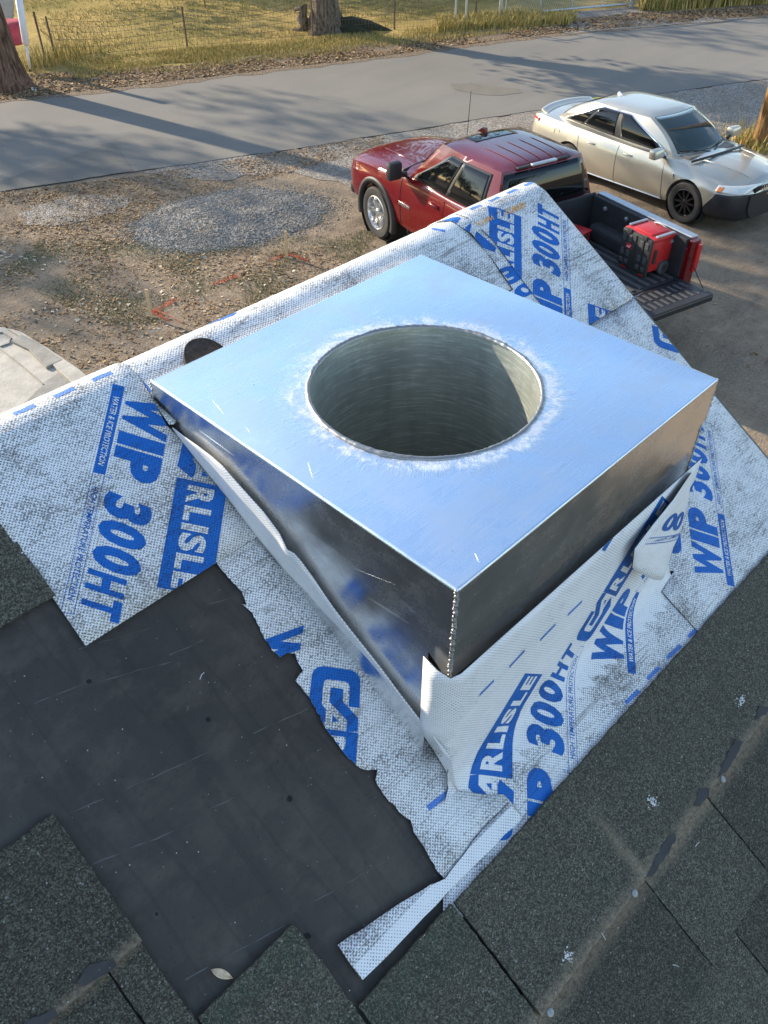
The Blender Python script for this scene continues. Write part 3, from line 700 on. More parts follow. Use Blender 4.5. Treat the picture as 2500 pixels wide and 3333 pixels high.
# ---- A: sheet at the peak
sA = Sheet([rp(1495, 668), rp(1520, 700), rp(1600, 775), rp(1680, 885), rp(1765, 995), rp(1830, 1040), (1.40, 0.45), rp(1890, 1062), rp(2092, 942), (RAKE-0.004, rp(2092, 942)[1]), (RAKE-0.004, 0.97), (rp(1480, 660)[0], 0.97)], Rf, 0.0112, 0.0015, 0.05, 0.05, [S_ARC+0.006*i for i in range(14)])
oA = sA.build('membrane_sheet', M_WHITE); tag(oA, 'white membrane sheet at the roof peak printed in blue with an orange stamp', 'roof membrane', 'white roof membrane sheets')
stamp(sA, oA, lift((1851, 936), (1.420, 0.476)), 45.0)
e_ = Vector(rp(1914, 985)); stamp(sA, oA, (e_.x-0.327*0.707+0.202*0.707, e_.y-0.327*0.707-0.202*0.707), 45.0)
dashes(sA, oA, rp(1538, 664), rp(1775, 562), 0.0, 0.036, 0.030)
px_ink(sA, oA, 'SE0877', (1702, 650), (1635, 675), (1705, 668), 0.01, 'stamp', M_ORANGE, 0.0012)
px_ink(sA, oA, 'WAY10', (1598, 690), (1538, 718), (1602, 708), 0.01, 'stamp', M_ORANGE, 0.0012)
RP_H = 0.0085
# ---- D: large sheet down the right side
_p = rp(2092, 942)
sD = Sheet([rp(2092, 942), rp(1890, 1062), (1.42, 0.50), (1.31, 0.60), (1.21, 0.66), (1.1, 0.64), (1.1, 0.04), rp(2190, 1850), rp(2165, 1890), rp(2150, 1920), rp(2270, 2052), (rp(2290, 2030)[0], -0.155), (RAKE-0.004, -0.155), (RAKE-0.004, _p[1])], Rf, 0.0085, 0.0015, 0.05, 0.05)
oD = sD.build('membrane_sheet', M_WHITE); tag(oD, 'large white membrane sheet right of the metal chimney along the gable edge', 'roof membrane', 'white roof membrane sheets')
stamp(sD, oD, lift((2385, 1902), (1.341, -0.129)), 46.0)
p = Vector(rp(2218, 1150)); stamp(sD, oD, (p.x-0.045*0.707+0.126*0.707, p.y-0.045*0.707-0.126*0.707), 45.0)
p = Vector(rp(2533, 1463)); stamp(sD, oD, (p.x-0.045*0.707+0.126*0.707, p.y-0.045*0.707-0.126*0.707), 45.0)
RP_H = 0.0065
# ---- E: apron over the front wall of the chimney, a cove, then the roof
RCV = 0.055; ZE = ZT-0.215*S; YE = TY-0.006
TURN = math.pi/2-PHI; LARC = RCV*TURN; TAN = RCV*math.tan(TURN/2)
ZR = Z0+(YE-TY)/CPH*SPH          # roof height under the wall plane
LW = ZE-ZR-TAN                   # straight wall length
def Mapron(x, t, h):
    h = h+0.002; xc = TX+0.004
    if x < xc and t < 0.25:                # wraps round the near corner of the box
        r = 0.010; d_ = xc-x; an = min(d_/r, math.pi/2); ex = max(0.0, d_-r*math.pi/2)
        return Vector((xc-(r+h)*math.sin(an), YE+r-(r+h)*math.cos(an)+ex, ZE-t))
    if t <= LW: return Vector((x, YE-h, ZE-t))
    if t <= LW+LARC:
        a = (t-LW)/RCV; c = Vector((x, YE-RCV, ZE-LW)); d = Vector((0, math.cos(a), -math.sin(a))); return c+d*(RCV-h)
    e = t-LW-LARC; q = Vector((x, YE, ZR)); dn = Vector((0, -CPH, -SPH)); return q+dn*(TAN+e)+RN*h
def apron_uv(u, v):                    # photograph point on the apron -> (x, t)
    d = ray(u, v); best = None; prev = None
    for i in range(0, 900):
        t = i*0.001; P = Mapron(1.0, t, 0.003); k = (P.y-CAM.y)/d.y; e = CAM.z+k*d.z-P.z
        if prev is not None and prev[0]*e <= 0: best = (CAM.x+k*d.x, t)
        prev = (e,)
    return best
TEND = LW+LARC+(0.155/1.0)-TAN
sE = Sheet([(TX-0.046, -0.012), (TX-0.020, -0.004), (TX-0.004, 0), (TX+BW+0.004, 0), (TX+BW+0.01, LW+LARC), apron_uv(2150, 1925) or (1.2, .3), (rp(2290, 2060)[0]+0.02, TEND), (0.40, TEND), (0.46, LW+LARC+0.06), (TX-0.001, LW+LARC*0.4), (TX+0.004, 0.200), (TX-0.006, 0.196), (TX-0.046, 0.166)], Mapron, 0.0045, 0.0015, 0.035, 0.04, [LW-0.01+0.008*i for i in range(12)], step=0.012)
oE = sE.build('membrane_apron', M_CLEAN); oE.data.materials.append(M_WHITE)
for p_ in oE.data.polygons:
    if p_.material_index == 0 and p_.center.y < YE-0.045: p_.material_index = 2
tag(oE, 'white membrane apron curving from the front of the metal chimney onto the roof', 'roof membrane', 'white roof membrane sheets')
def stamp_px(sheet, root, inv, pa, pb, ua, ub):
    A, B_ = Vector(inv(*pa)), Vector(inv(*pb)); a = math.atan2((B_-A).y, (B_-A).x); d = (B_-A).normalized(); o_ = A-d*ua[0]-Vector((-d.y, d.x))*ua[1]
    return o_, a
# on the apron t grows downwards, so the print is mirrored in (x, -t)
def stampE(pa, ua, ang):
    x, t = apron_uv(*pa); c, s_ = math.cos(R_(ang)), math.sin(R_(ang))
    def tf(T): return [[(x+(p[0]-ua[0])*c-(p[1]-ua[1])*s_, t-((p[0]-ua[0])*s_+(p[1]-ua[1])*c)) for p in q][::-1] for q in T]
    for nm, k, lift, T in art(): sE.ink(tf(T), 0.0004*lift, nm, M_BLUE if k == 'b' else M_CLEAN, oE)
stampE((2069, 2194), (0, 0), 45); stampE((1898, 2101), (0.392, 0.0), 45); stampE((1966, 1793), (0, 0.0), 45)
A_, B__ = apron_uv(2055, 2200), apron_uv(1720, 2660)
def dashE(a, c, **k): dashes(sE, oE, apron_uv(*a), apron_uv(*c), **k)
T = []
for (a, c) in (((1558, 2260), (1605, 2212)), ((1655, 2168), (1705, 2115)), ((1755, 2082), (1805, 2030)), ((1845, 2000), (1892, 1955)), ((2035, 2285), (2078, 2248)), ((2105, 2210), (2145, 2170)), ((2170, 2140), (2215, 2098)), ((2240, 2070), (2268, 2045))):
    dashE(a, c, off=0, L=0.3, gap=0.1, w=0.007)
RP_H = 0.009
# ---- F: torn sheet down the left side of the box, turned up against its wall
low_px = [(562, 1398), (640, 1500), (735, 1617), (832, 1745), (935, 1868), (1041, 1990), (1200, 2150), (1342, 2325), (1480, 2562)]
up_px = [(560, 1393), (640, 1449), (725, 1517), (860, 1672), (960, 1800), (1085, 1978), (1240, 2178), (1382, 2362), (1470, 2470)]
torn = [(700, 1825), (735, 1870), (780, 1915), (792, 1945), (795, 1960), (781, 1957), (815, 1985), (830, 2020), (850, 2060), (880, 2110), (905, 2130), (930, 2115), (955, 2118), (962, 2145), (980, 2175), (955, 2205), (1000, 2260), (1060, 2370), (1120, 2450), (1165, 2490), (1190, 2497), (1222, 2496), (1215, 2530), (1240, 2575), (1300, 2640), (1330, 2660), (1340, 2700), (1380, 2760), (1420, 2830), (1440, 2850)]
inner = [(1688, 2642), (1660, 2605), (1632, 2576), (1590, 2579), (1535, 2571), (1482, 2563)] + low_px[-2::-1]
torn_xs = [rp(*q) for q in torn]
def open_dens(P, step, jit):
    out = []
    for a, c in zip(P[:-1], P[1:]):
        a, c = Vector(a), Vector(c); k = max(1, int((c-a).length/step))
        for j in range(k):
            q = a.lerp(c, j/k); out.append((q.x+(random.uniform(-jit, jit) if j else 0), q.y+(random.uniform(-jit, jit) if j else 0)))
    return out+[tuple(P[-1])]
torn_xs = open_dens(torn_xs, 0.006, 0.0012)
sF = Sheet(torn_xs+[rp(*q) for q in ((1540, 2790),)]+[rp(*q) for q in inner], Rf, 0.0090, 0.0016, 0.05, 0.05, step=0.05)
oF = sF.build('membrane_sheet', M_WHITE); tag(oF, 'torn white membrane with ragged edge and upturned strip along the left wall of the chimney', 'roof membrane', 'white roof membrane sheets')
stamp(sF, oF, lift((1018, 2166), (0.4376, 0.397)), -134.2, ('logo_letter', 'logo_stroke', 'logo_bar'))
px_ink(sF, oF, 'W', (826, 2048), (798, 2192), (983, 2026), 0.062, 'print_letter')
dashes(sF, oF, rp(1385, 2622), rp(1450, 2572), 0, 0.3, 0.1, 0.009)
b = MB(); b.uv = []; nu, nv = 48, 8
def pl(P, t):
    k = t*(len(P)-1); i = min(int(k), len(P)-2); f = k-i; return (P[i][0]*(1-f)+P[i+1][0]*f, P[i][1]*(1-f)+P[i+1][1]*f)
for i in range(nu+1):
    t = i/nu; a = pl(low_px, t); c = pl(up_px, t); xs_ = rp(*a, 0.0090); A = Rf(xs_[0], xs_[1], 0.0090); C_ = on_x(c[0], c[1], TX-0.009)
    C_ = C_ + Vector((-0.0012*abs(math.sin(t*17)), 0, 0))
    dent = 0.006*math.exp(-((t-0.475)/0.02)**2)
    for j in range(nv+1):
        f = j/nv; q = A.lerp(C_, f); k = Vector((TX-0.006, A.y, A.z)); m = 4*f*(1-f)*0.25
        q = q.lerp(k, m*0.5)+Vector((-dent*f, 0, -dent*f*0.5)); b.v.append(tuple(q)); b.uv.append((t*0.9, f*0.1))
b.f = [(i*(nv+1)+j, (i+1)*(nv+1)+j, (i+1)*(nv+1)+j+1, i*(nv+1)+j+1) for i in range(nu) for j in range(nv)]; b.m = [0]*len(b.f)
o = b.build('upturned_edge', M_CLEAN, oF, smooth=True, recalc=False); sol = o.modifiers.new('thick', 'SOLIDIFY'); sol.thickness = 0.0016; sol.offset = -1
RP_H = 0.0112
# ---- torn tail strip at the bottom of F
sT = Sheet([rp(1440, 2848), rp(1395, 2868), rp(1400, 2862), rp(1250, 2955), rp(1090, 3062), rp(1170, 3176), rp(1230, 3120), rp(1335, 3010), rp(1480, 2860), rp(1540, 2800), rp(1690, 2652), rp(1650, 2600), rp(1560, 2690)], Rf, 0.0112, 0.0020, 0.04, 0.04, step=0.02, jit=0.0012)
oT = sT.build('membrane_tail', M_WHITE); tag(oT, 'torn tapering tail of white membrane pointing down onto the black felt', 'roof membrane', 'white roof membrane sheets')
sT.ink(poly2([rp(1142, 3130), rp(1172, 3178), rp(1335, 3010), rp(1540, 2800), rp(1692, 2652), rp(1655, 2612), rp(1470, 2795), rp(1300, 2965)]), 0.0005, 'selvage_strip', M_CLEAN, oT)
RP_H = 0
# ---- loose flap peeled off at the right front corner of the box
b = MB(); b.uv = []
col = [((2250, 1540), (2254, 1540)), ((2192, 1625), (2238, 1640)), ((2120, 1712), (2214, 1730)), ((2064, 1785), (2188, 1790)), ((2058, 1846), (2166, 1872))]
nu = 24; nv = 10
for i in range(nu+1):
    t = i/nu; k = t*(len(col)-1); i0 = min(int(k), len(col)-2); f = k-i0
    L_ = [col[i0][0][q]*(1-f)+col[i0+1][0][q]*f for q in (0, 1)]; R__ = [col[i0][1][q]*(1-f)+col[i0+1][1][q]*f for q in (0, 1)]
    PL = on_y(L_[0], L_[1], TY-0.022-0.010*t); PR = on_y(R__[0], R__[1], TY-0.014-0.035*t)
    for j in range(nv+1):
        w_ = j/nv; q = PL.lerp(PR, w_)+Vector((0, -0.012*math.sin(w_*math.pi)*t-0.002*math.sin(w_*7+t*3)*t, 0.0))
        if i == nu: q = q+Vector((0, 0, -0.012*math.sin(w_*math.pi)))
        b.v.append(tuple(q)); b.uv.append((w_*0.12, t*0.3))
b.f = [(i*(nv+1)+j, (i+1)*(nv+1)+j, (i+1)*(nv+1)+j+1, i*(nv+1)+j+1) for i in range(nu) for j in range(nv)]; b.m = [0]*len(b.f)
oL = b.build('membrane_flap', [M_CLEAN, M_ADHES], smooth=True, recalc=False); sol = oL.modifiers.new('thick', 'SOLIDIFY'); sol.thickness = 0.0018; sol.offset = -1; sol.material_offset = 1; sol.material_offset_rim = 1
tag(oL, 'loose white membrane flap peeling away at the right front corner of the metal chimney', 'roof membrane', 'white roof membrane sheets')
def flap_ink(T, m, h, name, org, ux, vy):
    # print placed on the flap in its own (w, t) pattern
    bb = MB(); bb.uv = []
    def ev(w_, t):
        i = max(0, min(nu-1, int(t*nu))); j = max(0, min(nv-1, int(w_*nv))); a, c = t*nu-i, w_*nv-j
        V = lambda ii, jj: Vector(b.v[ii*(nv+1)+jj])
        p00, p01, p10, p11 = V(i, j), V(i, j+1), V(i+1, j), V(i+1, j+1)
        nr = (p11-p00).cross(p10-p01).normalized(); nr = nr if nr.y < 0 else -nr
        return p00.lerp(p01, c).lerp(p10.lerp(p11, c), a)+nr*h
    for q in T:
        P = [(org[0]+p[0]*ux[0]+p[1]*vy[0], org[1]+p[0]*ux[1]+p[1]*vy[1]) for p in q]
        if any(not (0.02 < p[0] < 0.985 and 0.02 < p[1] < 0.98) for p in P): continue
        o_ = len(bb.v); bb.v += [tuple(ev(*p)) for p in P]; bb.uv += P; bb.f.append((o_, o_+1, o_+2)); bb.m.append(0)
    if bb.f: bb.build(name, m, oL, recalc=True)
flap_ink(fit('HIGH TEMPER', 0, 1, 0, 1, 0.2, 0.008), M_BLUE, 0.0012, 'print', (0.20, 0.66), (0.72, -0.10), (0.02, -0.035))
flap_ink(fit('00', 0, 1, 0, 1, 0.0, 0.035), M_BLUE, 0.0012, 'print_numeral', (0.22, 0.53), (0.66, -0.05), (0.04, -0.17))
for v0 in (0.0, 0.085): flap_ink([t for k in range(20) for t in quad2(0.05*k, 0.05*k+0.05, v0, v0+0.01)], M_BLUE, 0.0012, 'band_line', (0.12, 0.69), (0.85, -0.10), (0.0, -0.8))
# small curved face behind the flap so the corner closes
RP_H = 0.018
# ---- dark round vent hole in the ridge strip
x, s_ = rp(664, 1152)
b = MB(); n = 36; vr = 0.040
for r, h in ((0.0005, .0175), (vr*.25, .0175), (vr*.5, .0175), (vr*.75, .0175), (vr*.975, .0175), (vr*.985, .0185), (vr, .0185), (vr, .002)):
    b.v += [tuple(Rf(x+r*math.cos(2*math.pi*q/n), s_+r*math.sin(2*math.pi*q/n), h)) for q in range(n)]
b.f = [(k*n+q, k*n+(q+1) % n, (k+1)*n+(q+1) % n, (k+1)*n+q) for k in range(7) for q in range(n)]; b.m = [0]*len(b.f)
M_VENT = simple('vent_mesh_brown', (0.055, 0.040, 0.030), 0.9, 0.6, 120, bump=0.6, bsc=200)
tag(b.build('roof_vent', M_VENT), 'round dark brown vent opening half hidden behind the left far edge of the metal chimney', 'roof vent')

RP_H = 0
# ------------------------------------------------------------------ shingles: each tab strip a part of the roof
def shingle(poly, h0, h1, s_up, s_dn, th=0.006, name='shingle'):
    poly = densify(poly, 0.011, 0.0011); n = len(poly); b = MB(); b.uv = []
    def hh(s): return h0+(h1-h0)*(s_up-s)/(s_up-s_dn)
    b.v = [tuple(Rf(x, s, hh(s)+0.0006*random.uniform(-1, 1))) for x, s in poly]+[tuple(Rf(x, s, hh(s)-th)) for x, s in poly]
    off = 0.0
    b.uv = [(x+off, s) for x, s in poly]+[(x+off+.004, s+.004) for x, s in poly]
    tr = geometry.tessellate_polygon([[Vector((p[0], p[1], 0)) for p in poly]])
    for t in tr:
        a, c, d = (poly[i] for i in t); ar = (c[0]-a[0])*(d[1]-a[1])-(d[0]-a[0])*(c[1]-a[1])
        b.f.append(tuple(t) if ar > 0 else tuple(t[::-1]))
    ar = sum(poly[i][0]*poly[(i+1) % n][1]-poly[(i+1) % n][0]*poly[i][1] for i in range(n))
    for i in range(n):
        j = (i+1) % n; b.f.append((j, i, i+n, j+n) if ar > 0 else (i, j, j+n, i+n))
    b.m = [0]*len(b.f)
    o = b.build(name, M_SHINGLE, recalc=False); under(o, deck, Matrix())
    return o
deck_fix = []
def rect(x0, x1, s0, s1): return [(x0, s0), (x1, s0), (x1, s1), (x0, s1)]
EX = 0.0
# right-hand courses, lowest first
for (x0, x1, s0, s1, h0, h1) in [
    (-0.30, 0.33, -0.90, -0.66, .004, .012), (0.33, 1.00, -0.90, -0.66, .004, .012), (1.0, 1.66, -0.90, -0.66, .004, .012),
    (-0.30, 0.4, -0.702, -0.48, .009, .016), (0.4, 0.8085, -0.702, -0.48, .009, .016), (0.8115, 1.30, -0.702, -0.48, .009, .016), (1.3, 1.678, -0.702, -0.48, .009, .016),
    (-0.30, 0.49, -0.509, -0.30, .012, .020), (0.49, 0.7275, -0.509, -0.30, .012, .020), (0.7305, 0.9355, -0.509, -0.30, .0115, .0195), (0.9385, 1.40, -0.509, -0.30, .012, .020), (1.4, 1.678, -0.509, -0.30, .012, .020),
    (-0.60, 0.03, -0.335, -0.12, .013, .021), (0.03, 0.243, -0.335, -0.12, .013, .021), (0.248, 0.4405, -0.335, -0.134, .014, .023), (0.4455, 1.678, -0.336, -0.137, .014, .023),
    (-0.60, 0.0795, -0.135, 0.02, .010, .018), (0.0825, 0.243, -0.132, 0.006, .012, .019),
    (-0.60, -0.12, -0.002, 0.15, .008, .017), (-0.12, 0.028, -0.002, 0.15, .008, .017), (0.031, 0.0775, -0.002, 0.15, .0075, .016),
    (-0.60, 0.0795, 0.126, 0.3255, .010, .019),
    (-0.60, 0.2405, 0.5755, 0.80, .007, .014), (-0.60, 0.236, 0.76, 0.90, .009, .012)]:
    shingle(rect(x0, x1, s0, s1), h0, h1, s1, s0)
# remaining courses below the picture down to the eave
for k in range(9):
    s0 = -0.90-0.19*(k+1)
    for i in range(6):
        xa, xb = -4.4+1.2*i-0.3*(k % 2), min(1.678, -4.4+1.2*(i+1)-0.3*(k % 2)-0.004)
        if xb-xa > .05: shingle(rect(xa, xb, s0, s0+0.22), .005, .013, s0+0.22, s0)
for k in range(8):
    s0 = 0.9-0.19*(k+1); shingle(rect(-4.4, -1.9, s0, s0+0.22), .005, .013, s0+0.22, s0); shingle(rect(-1.896, -0.605, s0, s0+0.22), .005, .013, s0+0.22, s0)
for k in range(3):
    s0 = -0.90+0.19*k; shingle(rect(-4.4, -0.605, s0, s0+0.22), .005, .013, s0+0.22, s0); 
RP_H = 0.022
# sealant tabs left on the shingles, nails, flakes
M_TAR = simple('sealant_strip', (0.050, 0.049, 0.047), 0.9, 0.25, 40)
def patch(cl, h, m, name, parent, jit=0.0018):
    P = densify([rp(*q) for q in cl], 0.006, jit); b = MB(); b.uv = [p for p in P]; b.v = [tuple(Rf(x, s, h)) for x, s in P]
    tr = geometry.tessellate_polygon([[Vector((p[0], p[1], 0)) for p in P]])
    b.f = [tuple(t) for t in tr]; b.m = [0]*len(b.f); o = b.build(name, m, recalc=False); under(o, parent, Matrix()); return o
def hA(s): return .014+.009*(-.137-s)/(.199)+0.0012
for cl in ([(2155, 2700), (2178, 2690), (2182, 2712), (2140, 2780), (2100, 2832), (2085, 2830), (2110, 2780)], [(2375, 2390), (2400, 2395), (2385, 2430), (2345, 2495), (2320, 2510), (2335, 2465)], [(2262, 2545), (2292, 2545), (2290, 2570), (2255, 2605), (2240, 2600)], [(2455, 2280), (2485, 2285), (2470, 2310), (2440, 2325)]):
    patch(cl, 0.0243, M_TAR, 'sealant_tab', deck)
for cl in ([(270, 3110), (350, 3090), (360, 3115), (255, 3180), (230, 3170)], [(70, 3290), (160, 3255), (170, 3275), (90, 3333), (30, 3345)]):
    patch(cl, 0.0205, M_TAR, 'sealant_tab', deck)
for i, (u, v) in enumerate(((2336, 2515), (2047, 2883), (1771, 3268))):
    x, s_ = rp(u, v, 0.024); b = MB(); c = Rf(x, s_, 0.0243); M = Matrix.Translation(c) @ Matrix.Rotation(PHI, 4, 'X') @ Matrix.Rotation(R_(6-5*i), 4, 'Y')
    b.lathe([(0.0001, 0.0014), (0.0046, 0.0012), (0.0058, 0.0006), (0.0058, -0.0004), (0.0015, -0.0008), (0.0015, -0.006)], 14, M)
    o = b.build('roofing_nail', M_NAIL, auto=40)
    tag(o, ['galvanised nail head highest up the shingles at the right', 'galvanised nail head beside the forked dust line on the shingles', 'galvanised nail head on the shingles at the bottom of the picture'][i], 'nail', 'roofing nails in the shingles')
M_FLAKE = simple('white_caulk', (0.72, 0.70, 0.68), 0.8, 0.1, 50)
for i, (u, v) in enumerate(((2396, 2262), (2108, 2588), (1830, 3090))):
    b = MB()
    for k in range(46):
        x, s_ = rp(u+random.gauss(0, 8), v+random.gauss(0, 11), 0.02); b.ball(Rf(x, s_, 0.0222), 0.0015*random.uniform(.4, 1.4), n=5, k=3, sq=(1.3, .8, .4))
    o = b.build('caulk_blob', M_FLAKE, smooth=True); tag(o, ['crumbly white caulk blob nearest the right edge on the black shingle', 'faint white caulk smear in the middle of the black shingle', 'small white caulk blob low on the black shingle'][i], 'caulk blob', 'white caulk blobs on the shingle')
# granule-sized debris scattered on felt and shingles
b = MB()
for k in range(200):
    u, v = random.uniform(0, 2500), random.uniform(1900, 3333)
    x, s_ = rp(u, v); h = 0.0235 if (s_ < -0.137 and x > .25) else 0.0205
    felt_here = (x < 0.55 and s_ > -0.1 and not (x < 0.08 and s_ < 0.33) and not (x < .245 and s_ < 0.01))
    if felt_here: h = 0.0028
    if not felt_here and s_ > -0.13 and x > 0.25: continue
    if felt_here and random.random() < 0.55: continue
    r = random.choice((0.0005, 0.0006, 0.0008, 0.0011)); b.ball(Rf(x, s_, h), r, n=4, k=3)
M_SPECK = simple('pale_speck', (0.5, 0.5, 0.48), 0.7, 0.3, 300)
tag(b.build('debris', M_SPECK), 'pale grains and specks scattered over felt and shingles', 'debris', None, 'stuff')
b = MB()
for (u, v) in ((2250, 2730), (1943, 3025), (2178, 3122), (640, 2180)):
    x, s_ = rp(u, v, 0.02); a = random.uniform(0, 6.3); h = 0.0240 if x > .3 else 0.004; L = 0.006
    b.tube([Rf(x-L*math.cos(a), s_-L*math.sin(a), h), Rf(x, s_+0.0015, h+0.001), Rf(x+L*math.cos(a), s_+L*math.sin(a), h)], 0.0005, 4)
tag(b.build('fibre_scraps', M_FLAKE), 'tiny white fibre scraps lying on the black shingles', 'scraps', None, 'stuff')
RP_H = 0.005
# dry leaf on the felt
x, s_ = rp(716, 3163); b = MB(); b.uv = None; n = 10; a0 = math.atan2(-.75, .42)
def leafpt(i, j):
    t = i/n; w_ = 0.0062*math.sin(math.pi*min(1, t*1.02))**0.75*(1-0.25*t); e = (j-1)*w_
    return Rf(x+(t-.5)*0.031*math.cos(a0)-e*math.sin(a0), s_+(t-.5)*0.031*math.sin(a0)+e*math.cos(a0), 0.005+0.004*abs(j-1)+0.004*math.sin(t*3.0))
b.v = [tuple(leafpt(i, j)) for i in range(n+1) for j in range(3)]; b.f = [(i*3+j, i*3+j+1, (i+1)*3+j+1, (i+1)*3+j) for i in range(n) for j in range(2)]; b.m = [0]*len(b.f)
M_DLEAF = simple('dry_leaf', (0.62, 0.47, 0.30), 0.7, 0.35, 160)
o = b.build('dry_leaf', M_DLEAF, smooth=True, recalc=False); sol = o.modifiers.new('thick', 'SOLIDIFY'); sol.thickness = 0.0006
tag(o, 'small dry tan leaf lying on the black felt near the lowest shingle', 'leaf')
# ------------------------------------------------------------------ sheet-metal chimney cover
RING_C = (0.8525, 0.745); RING_R = 0.188
M_TOP = m_metal('metal_top', (0.80, 0.87, 0.96), 0.20, 0.44, ring=True)  # bluish base puts some of the reflected sky into the colour
M_SIDE = m_metal('metal_side', (0.86, 0.86, 0.85), 0.17, 0.32)
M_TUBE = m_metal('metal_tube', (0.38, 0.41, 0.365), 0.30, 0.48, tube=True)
M_WELD = m_metal('weld_metal', (0.32, 0.315, 0.31), 0.36, 0.5)
ch = empty('metal_chimney', (TX+BW/2, TY+BL/2, Z0+0.2), 0, 'square welded sheet metal chimney cover with a round flue hole standing on the roof', 'chimney')
ch_inv = Matrix.Translation(-Vector(ch.location))
def cpart(o): o.parent = ch; o.matrix_parent_inverse = ch_inv; return o
X0, X1, Y0, Y1 = TX, TX+BW, TY, TY+BL; HB = 0.085; TH = 0.002
# top plate with the hole, edge rolled over into a shallow skirt
b = MB(); n = 96; cx, cy = RING_C
def sq(a, ins=0.0):
    dx, dy = math.cos(a), math.sin(a); ts = []
    if dx > 1e-9: ts.append((X1-ins-cx)/dx)
    if dx < -1e-9: ts.append((X0+ins-cx)/dx)
    if dy > 1e-9: ts.append((Y1-ins-cy)/dy)
    if dy < -1e-9: ts.append((Y0+ins-cy)/dy)
    t = min(ts); return cx+dx*t, cy+dy*t
angs = sorted([2*math.pi*j/n for j in range(n)]+[math.atan2(y-cy, x-cx) % (2*math.pi) for x in (X0, X1) for y in (Y0, Y1)])
n = len(angs); m_ = 10
ER = 0.0035
def wob(x, y):
    e = min(x-X0, X1-x, y-Y0, Y1-y)/0.05; return 0.0038*noise.noise((x*4.2, y*4.2, 1.7))*max(0, min(1, e))
for a in angs:
    qx, qy = sq(a, ER); px_, py_ = cx+RING_R*math.cos(a), cy+RING_R*math.sin(a)
    for k in range(m_+1):
        f = (k/m_); x, y = px_+(qx-px_)*f, py_+(qy-py_)*f; b.v.append((x, y, ZT+wob(x, y)))
b.f = [(i*(m_+1)+k, i*(m_+1)+k+1, ((i+1) % n)*(m_+1)+k+1, ((i+1) % n)*(m_+1)+k) for i in range(n) for k in range(m_)]; b.m = [0]*len(b.f)
top = cpart(b.build('top_plate', M_TOP, smooth=True))
# rolled edges: four rounded strips
b = MB()
def edge_strip(p, q, out):
    for k in range(5):
        a = k/4*math.pi/2
        for P in (p, q): b.v.append((P[0]+out[0]*(ER*math.sin(a)-ER), P[1]+out[1]*(ER*math.sin(a)-ER), ZT-ER+ER*math.cos(a)))
    o = len(b.v)-10; b.f.extend([(o+2*k, o+2*k+1, o+2*k+3, o+2*k+2) for k in range(4)]); b.m.extend([0]*4)
for p, q, out in (((X0, Y0), (X1, Y0), (0, -1)), ((X1, Y0), (X1, Y1), (1, 0)), ((X1, Y1), (X0, Y1), (0, 1)), ((X0, Y1), (X0, Y0), (-1, 0))): edge_strip(p, q, out)
cpart(b.build('folded_rim', M_TOP, smooth=True))
# skirts: four side plates, slightly dished
def side(name, p, q, out, z0a, z0b, z1, off, m=M_SIDE, nx=24, nz=6, wv=0.0009, seed=0.0, fnz=None):
    b = MB(); d = Vector((q[0]-p[0], q[1]-p[1], 0)); o3 = Vector((out[0], out[1], 0))
    for i in range(nx+1):
        for j in range(nz+1):
            f, k = i/nx, j/nz; zb = fnz(f) if fnz else z0a+(z0b-z0a)*f; z = zb+(z1-zb)*k
            e = math.sin(math.pi*f)*math.sin(math.pi*min(1, (z1-z)/0.1+0.0)) if z1-z < 0.1 else math.sin(math.pi*f)
            P = Vector((p[0], p[1], z))+d*f+o3*(off+wv*noise.noise((f*2.6+seed, z*7, seed*3))*e); b.v.append(tuple(P))
    N_ = len(b.v); b.v += [tuple(Vector(v)-o3*TH) for v in b.v]; w_ = nz+1
    b.f = [(i*w_+j, (i+1)*w_+j, (i+1)*w_+j+1, i*w_+j+1) for i in range(nx) for j in range(nz)]
    b.f += [tuple(N_+k for k in f[::-1]) for f in b.f]
    loop = [i*w_ for i in range(nx)]+[nx*w_+j for j in range(nz)]+[i*w_+nz for i in range(nx, 0, -1)]+[j for j in range(nz, 0, -1)]
    b.f += [(loop[k], N_+loop[k], N_+loop[(k+1) % len(loop)], loop[(k+1) % len(loop)]) for k in range(len(loop))]; b.m = [0]*len(b.f)
    return cpart(b.build(name, m, auto=40))
side('cap_skirt', (X0, Y0), (X1, Y0), (0, -1), ZT-HB, ZT-HB, ZT-ER, 0, seed=1.0)
side('cap_skirt', (X1, Y0), (X1, Y1), (1, 0), ZT-HB, ZT-HB, ZT-ER, 0, seed=2.0)
side('cap_skirt', (X1, Y1), (X0, Y1), (0, 1), ZT-HB, ZT-HB, ZT-ER, 0, seed=3.0)
side('cap_skirt', (X0, Y1), (X0, Y0), (-1, 0), ZT-HB, ZT-HB, ZT-ER, 0, seed=4.0)
IN = 0.0006
side('side_plate', (X0+IN, Y0), (X1-0.012, Y0), (0, -1), ZT-0.242*S, ZT-0.300*S, ZT-HB, -IN, seed=5.0, wv=0.0010)
side('side_plate', (X1-0.012, Y0), (X1-0.012, Y1), (1, 0), Z0-0.05, Z0+0.30, ZT-HB+0.002, 0, seed=6.0)
side('side_plate', (X1, Y1-IN), (X0, Y1-IN), (0, 1), Z0+0.33, Z0+0.33, ZT-HB, 0, seed=7.0)
side('side_plate', (X0, Y1), (X0, Y0+0.041), (-1, 0), Z0+0.36, Z0-0.03, ZT-HB, -IN, seed=8.0, wv=0.0010)
side('side_plate', (X0, Y0+0.041), (X0, Y0), (-1, 0), ZT-0.205*S, ZT-0.252*S, ZT-HB, -IN, seed=8.6, wv=0.001, nx=6)
# wooden curb hidden inside, keeps the corners closed
b = MB().box((X0+0.006+BW/2-0.006, Y0+0.006+BL/2-0.006, Z0+0.08), (BW-0.04, BL-0.04, 0.30)); 
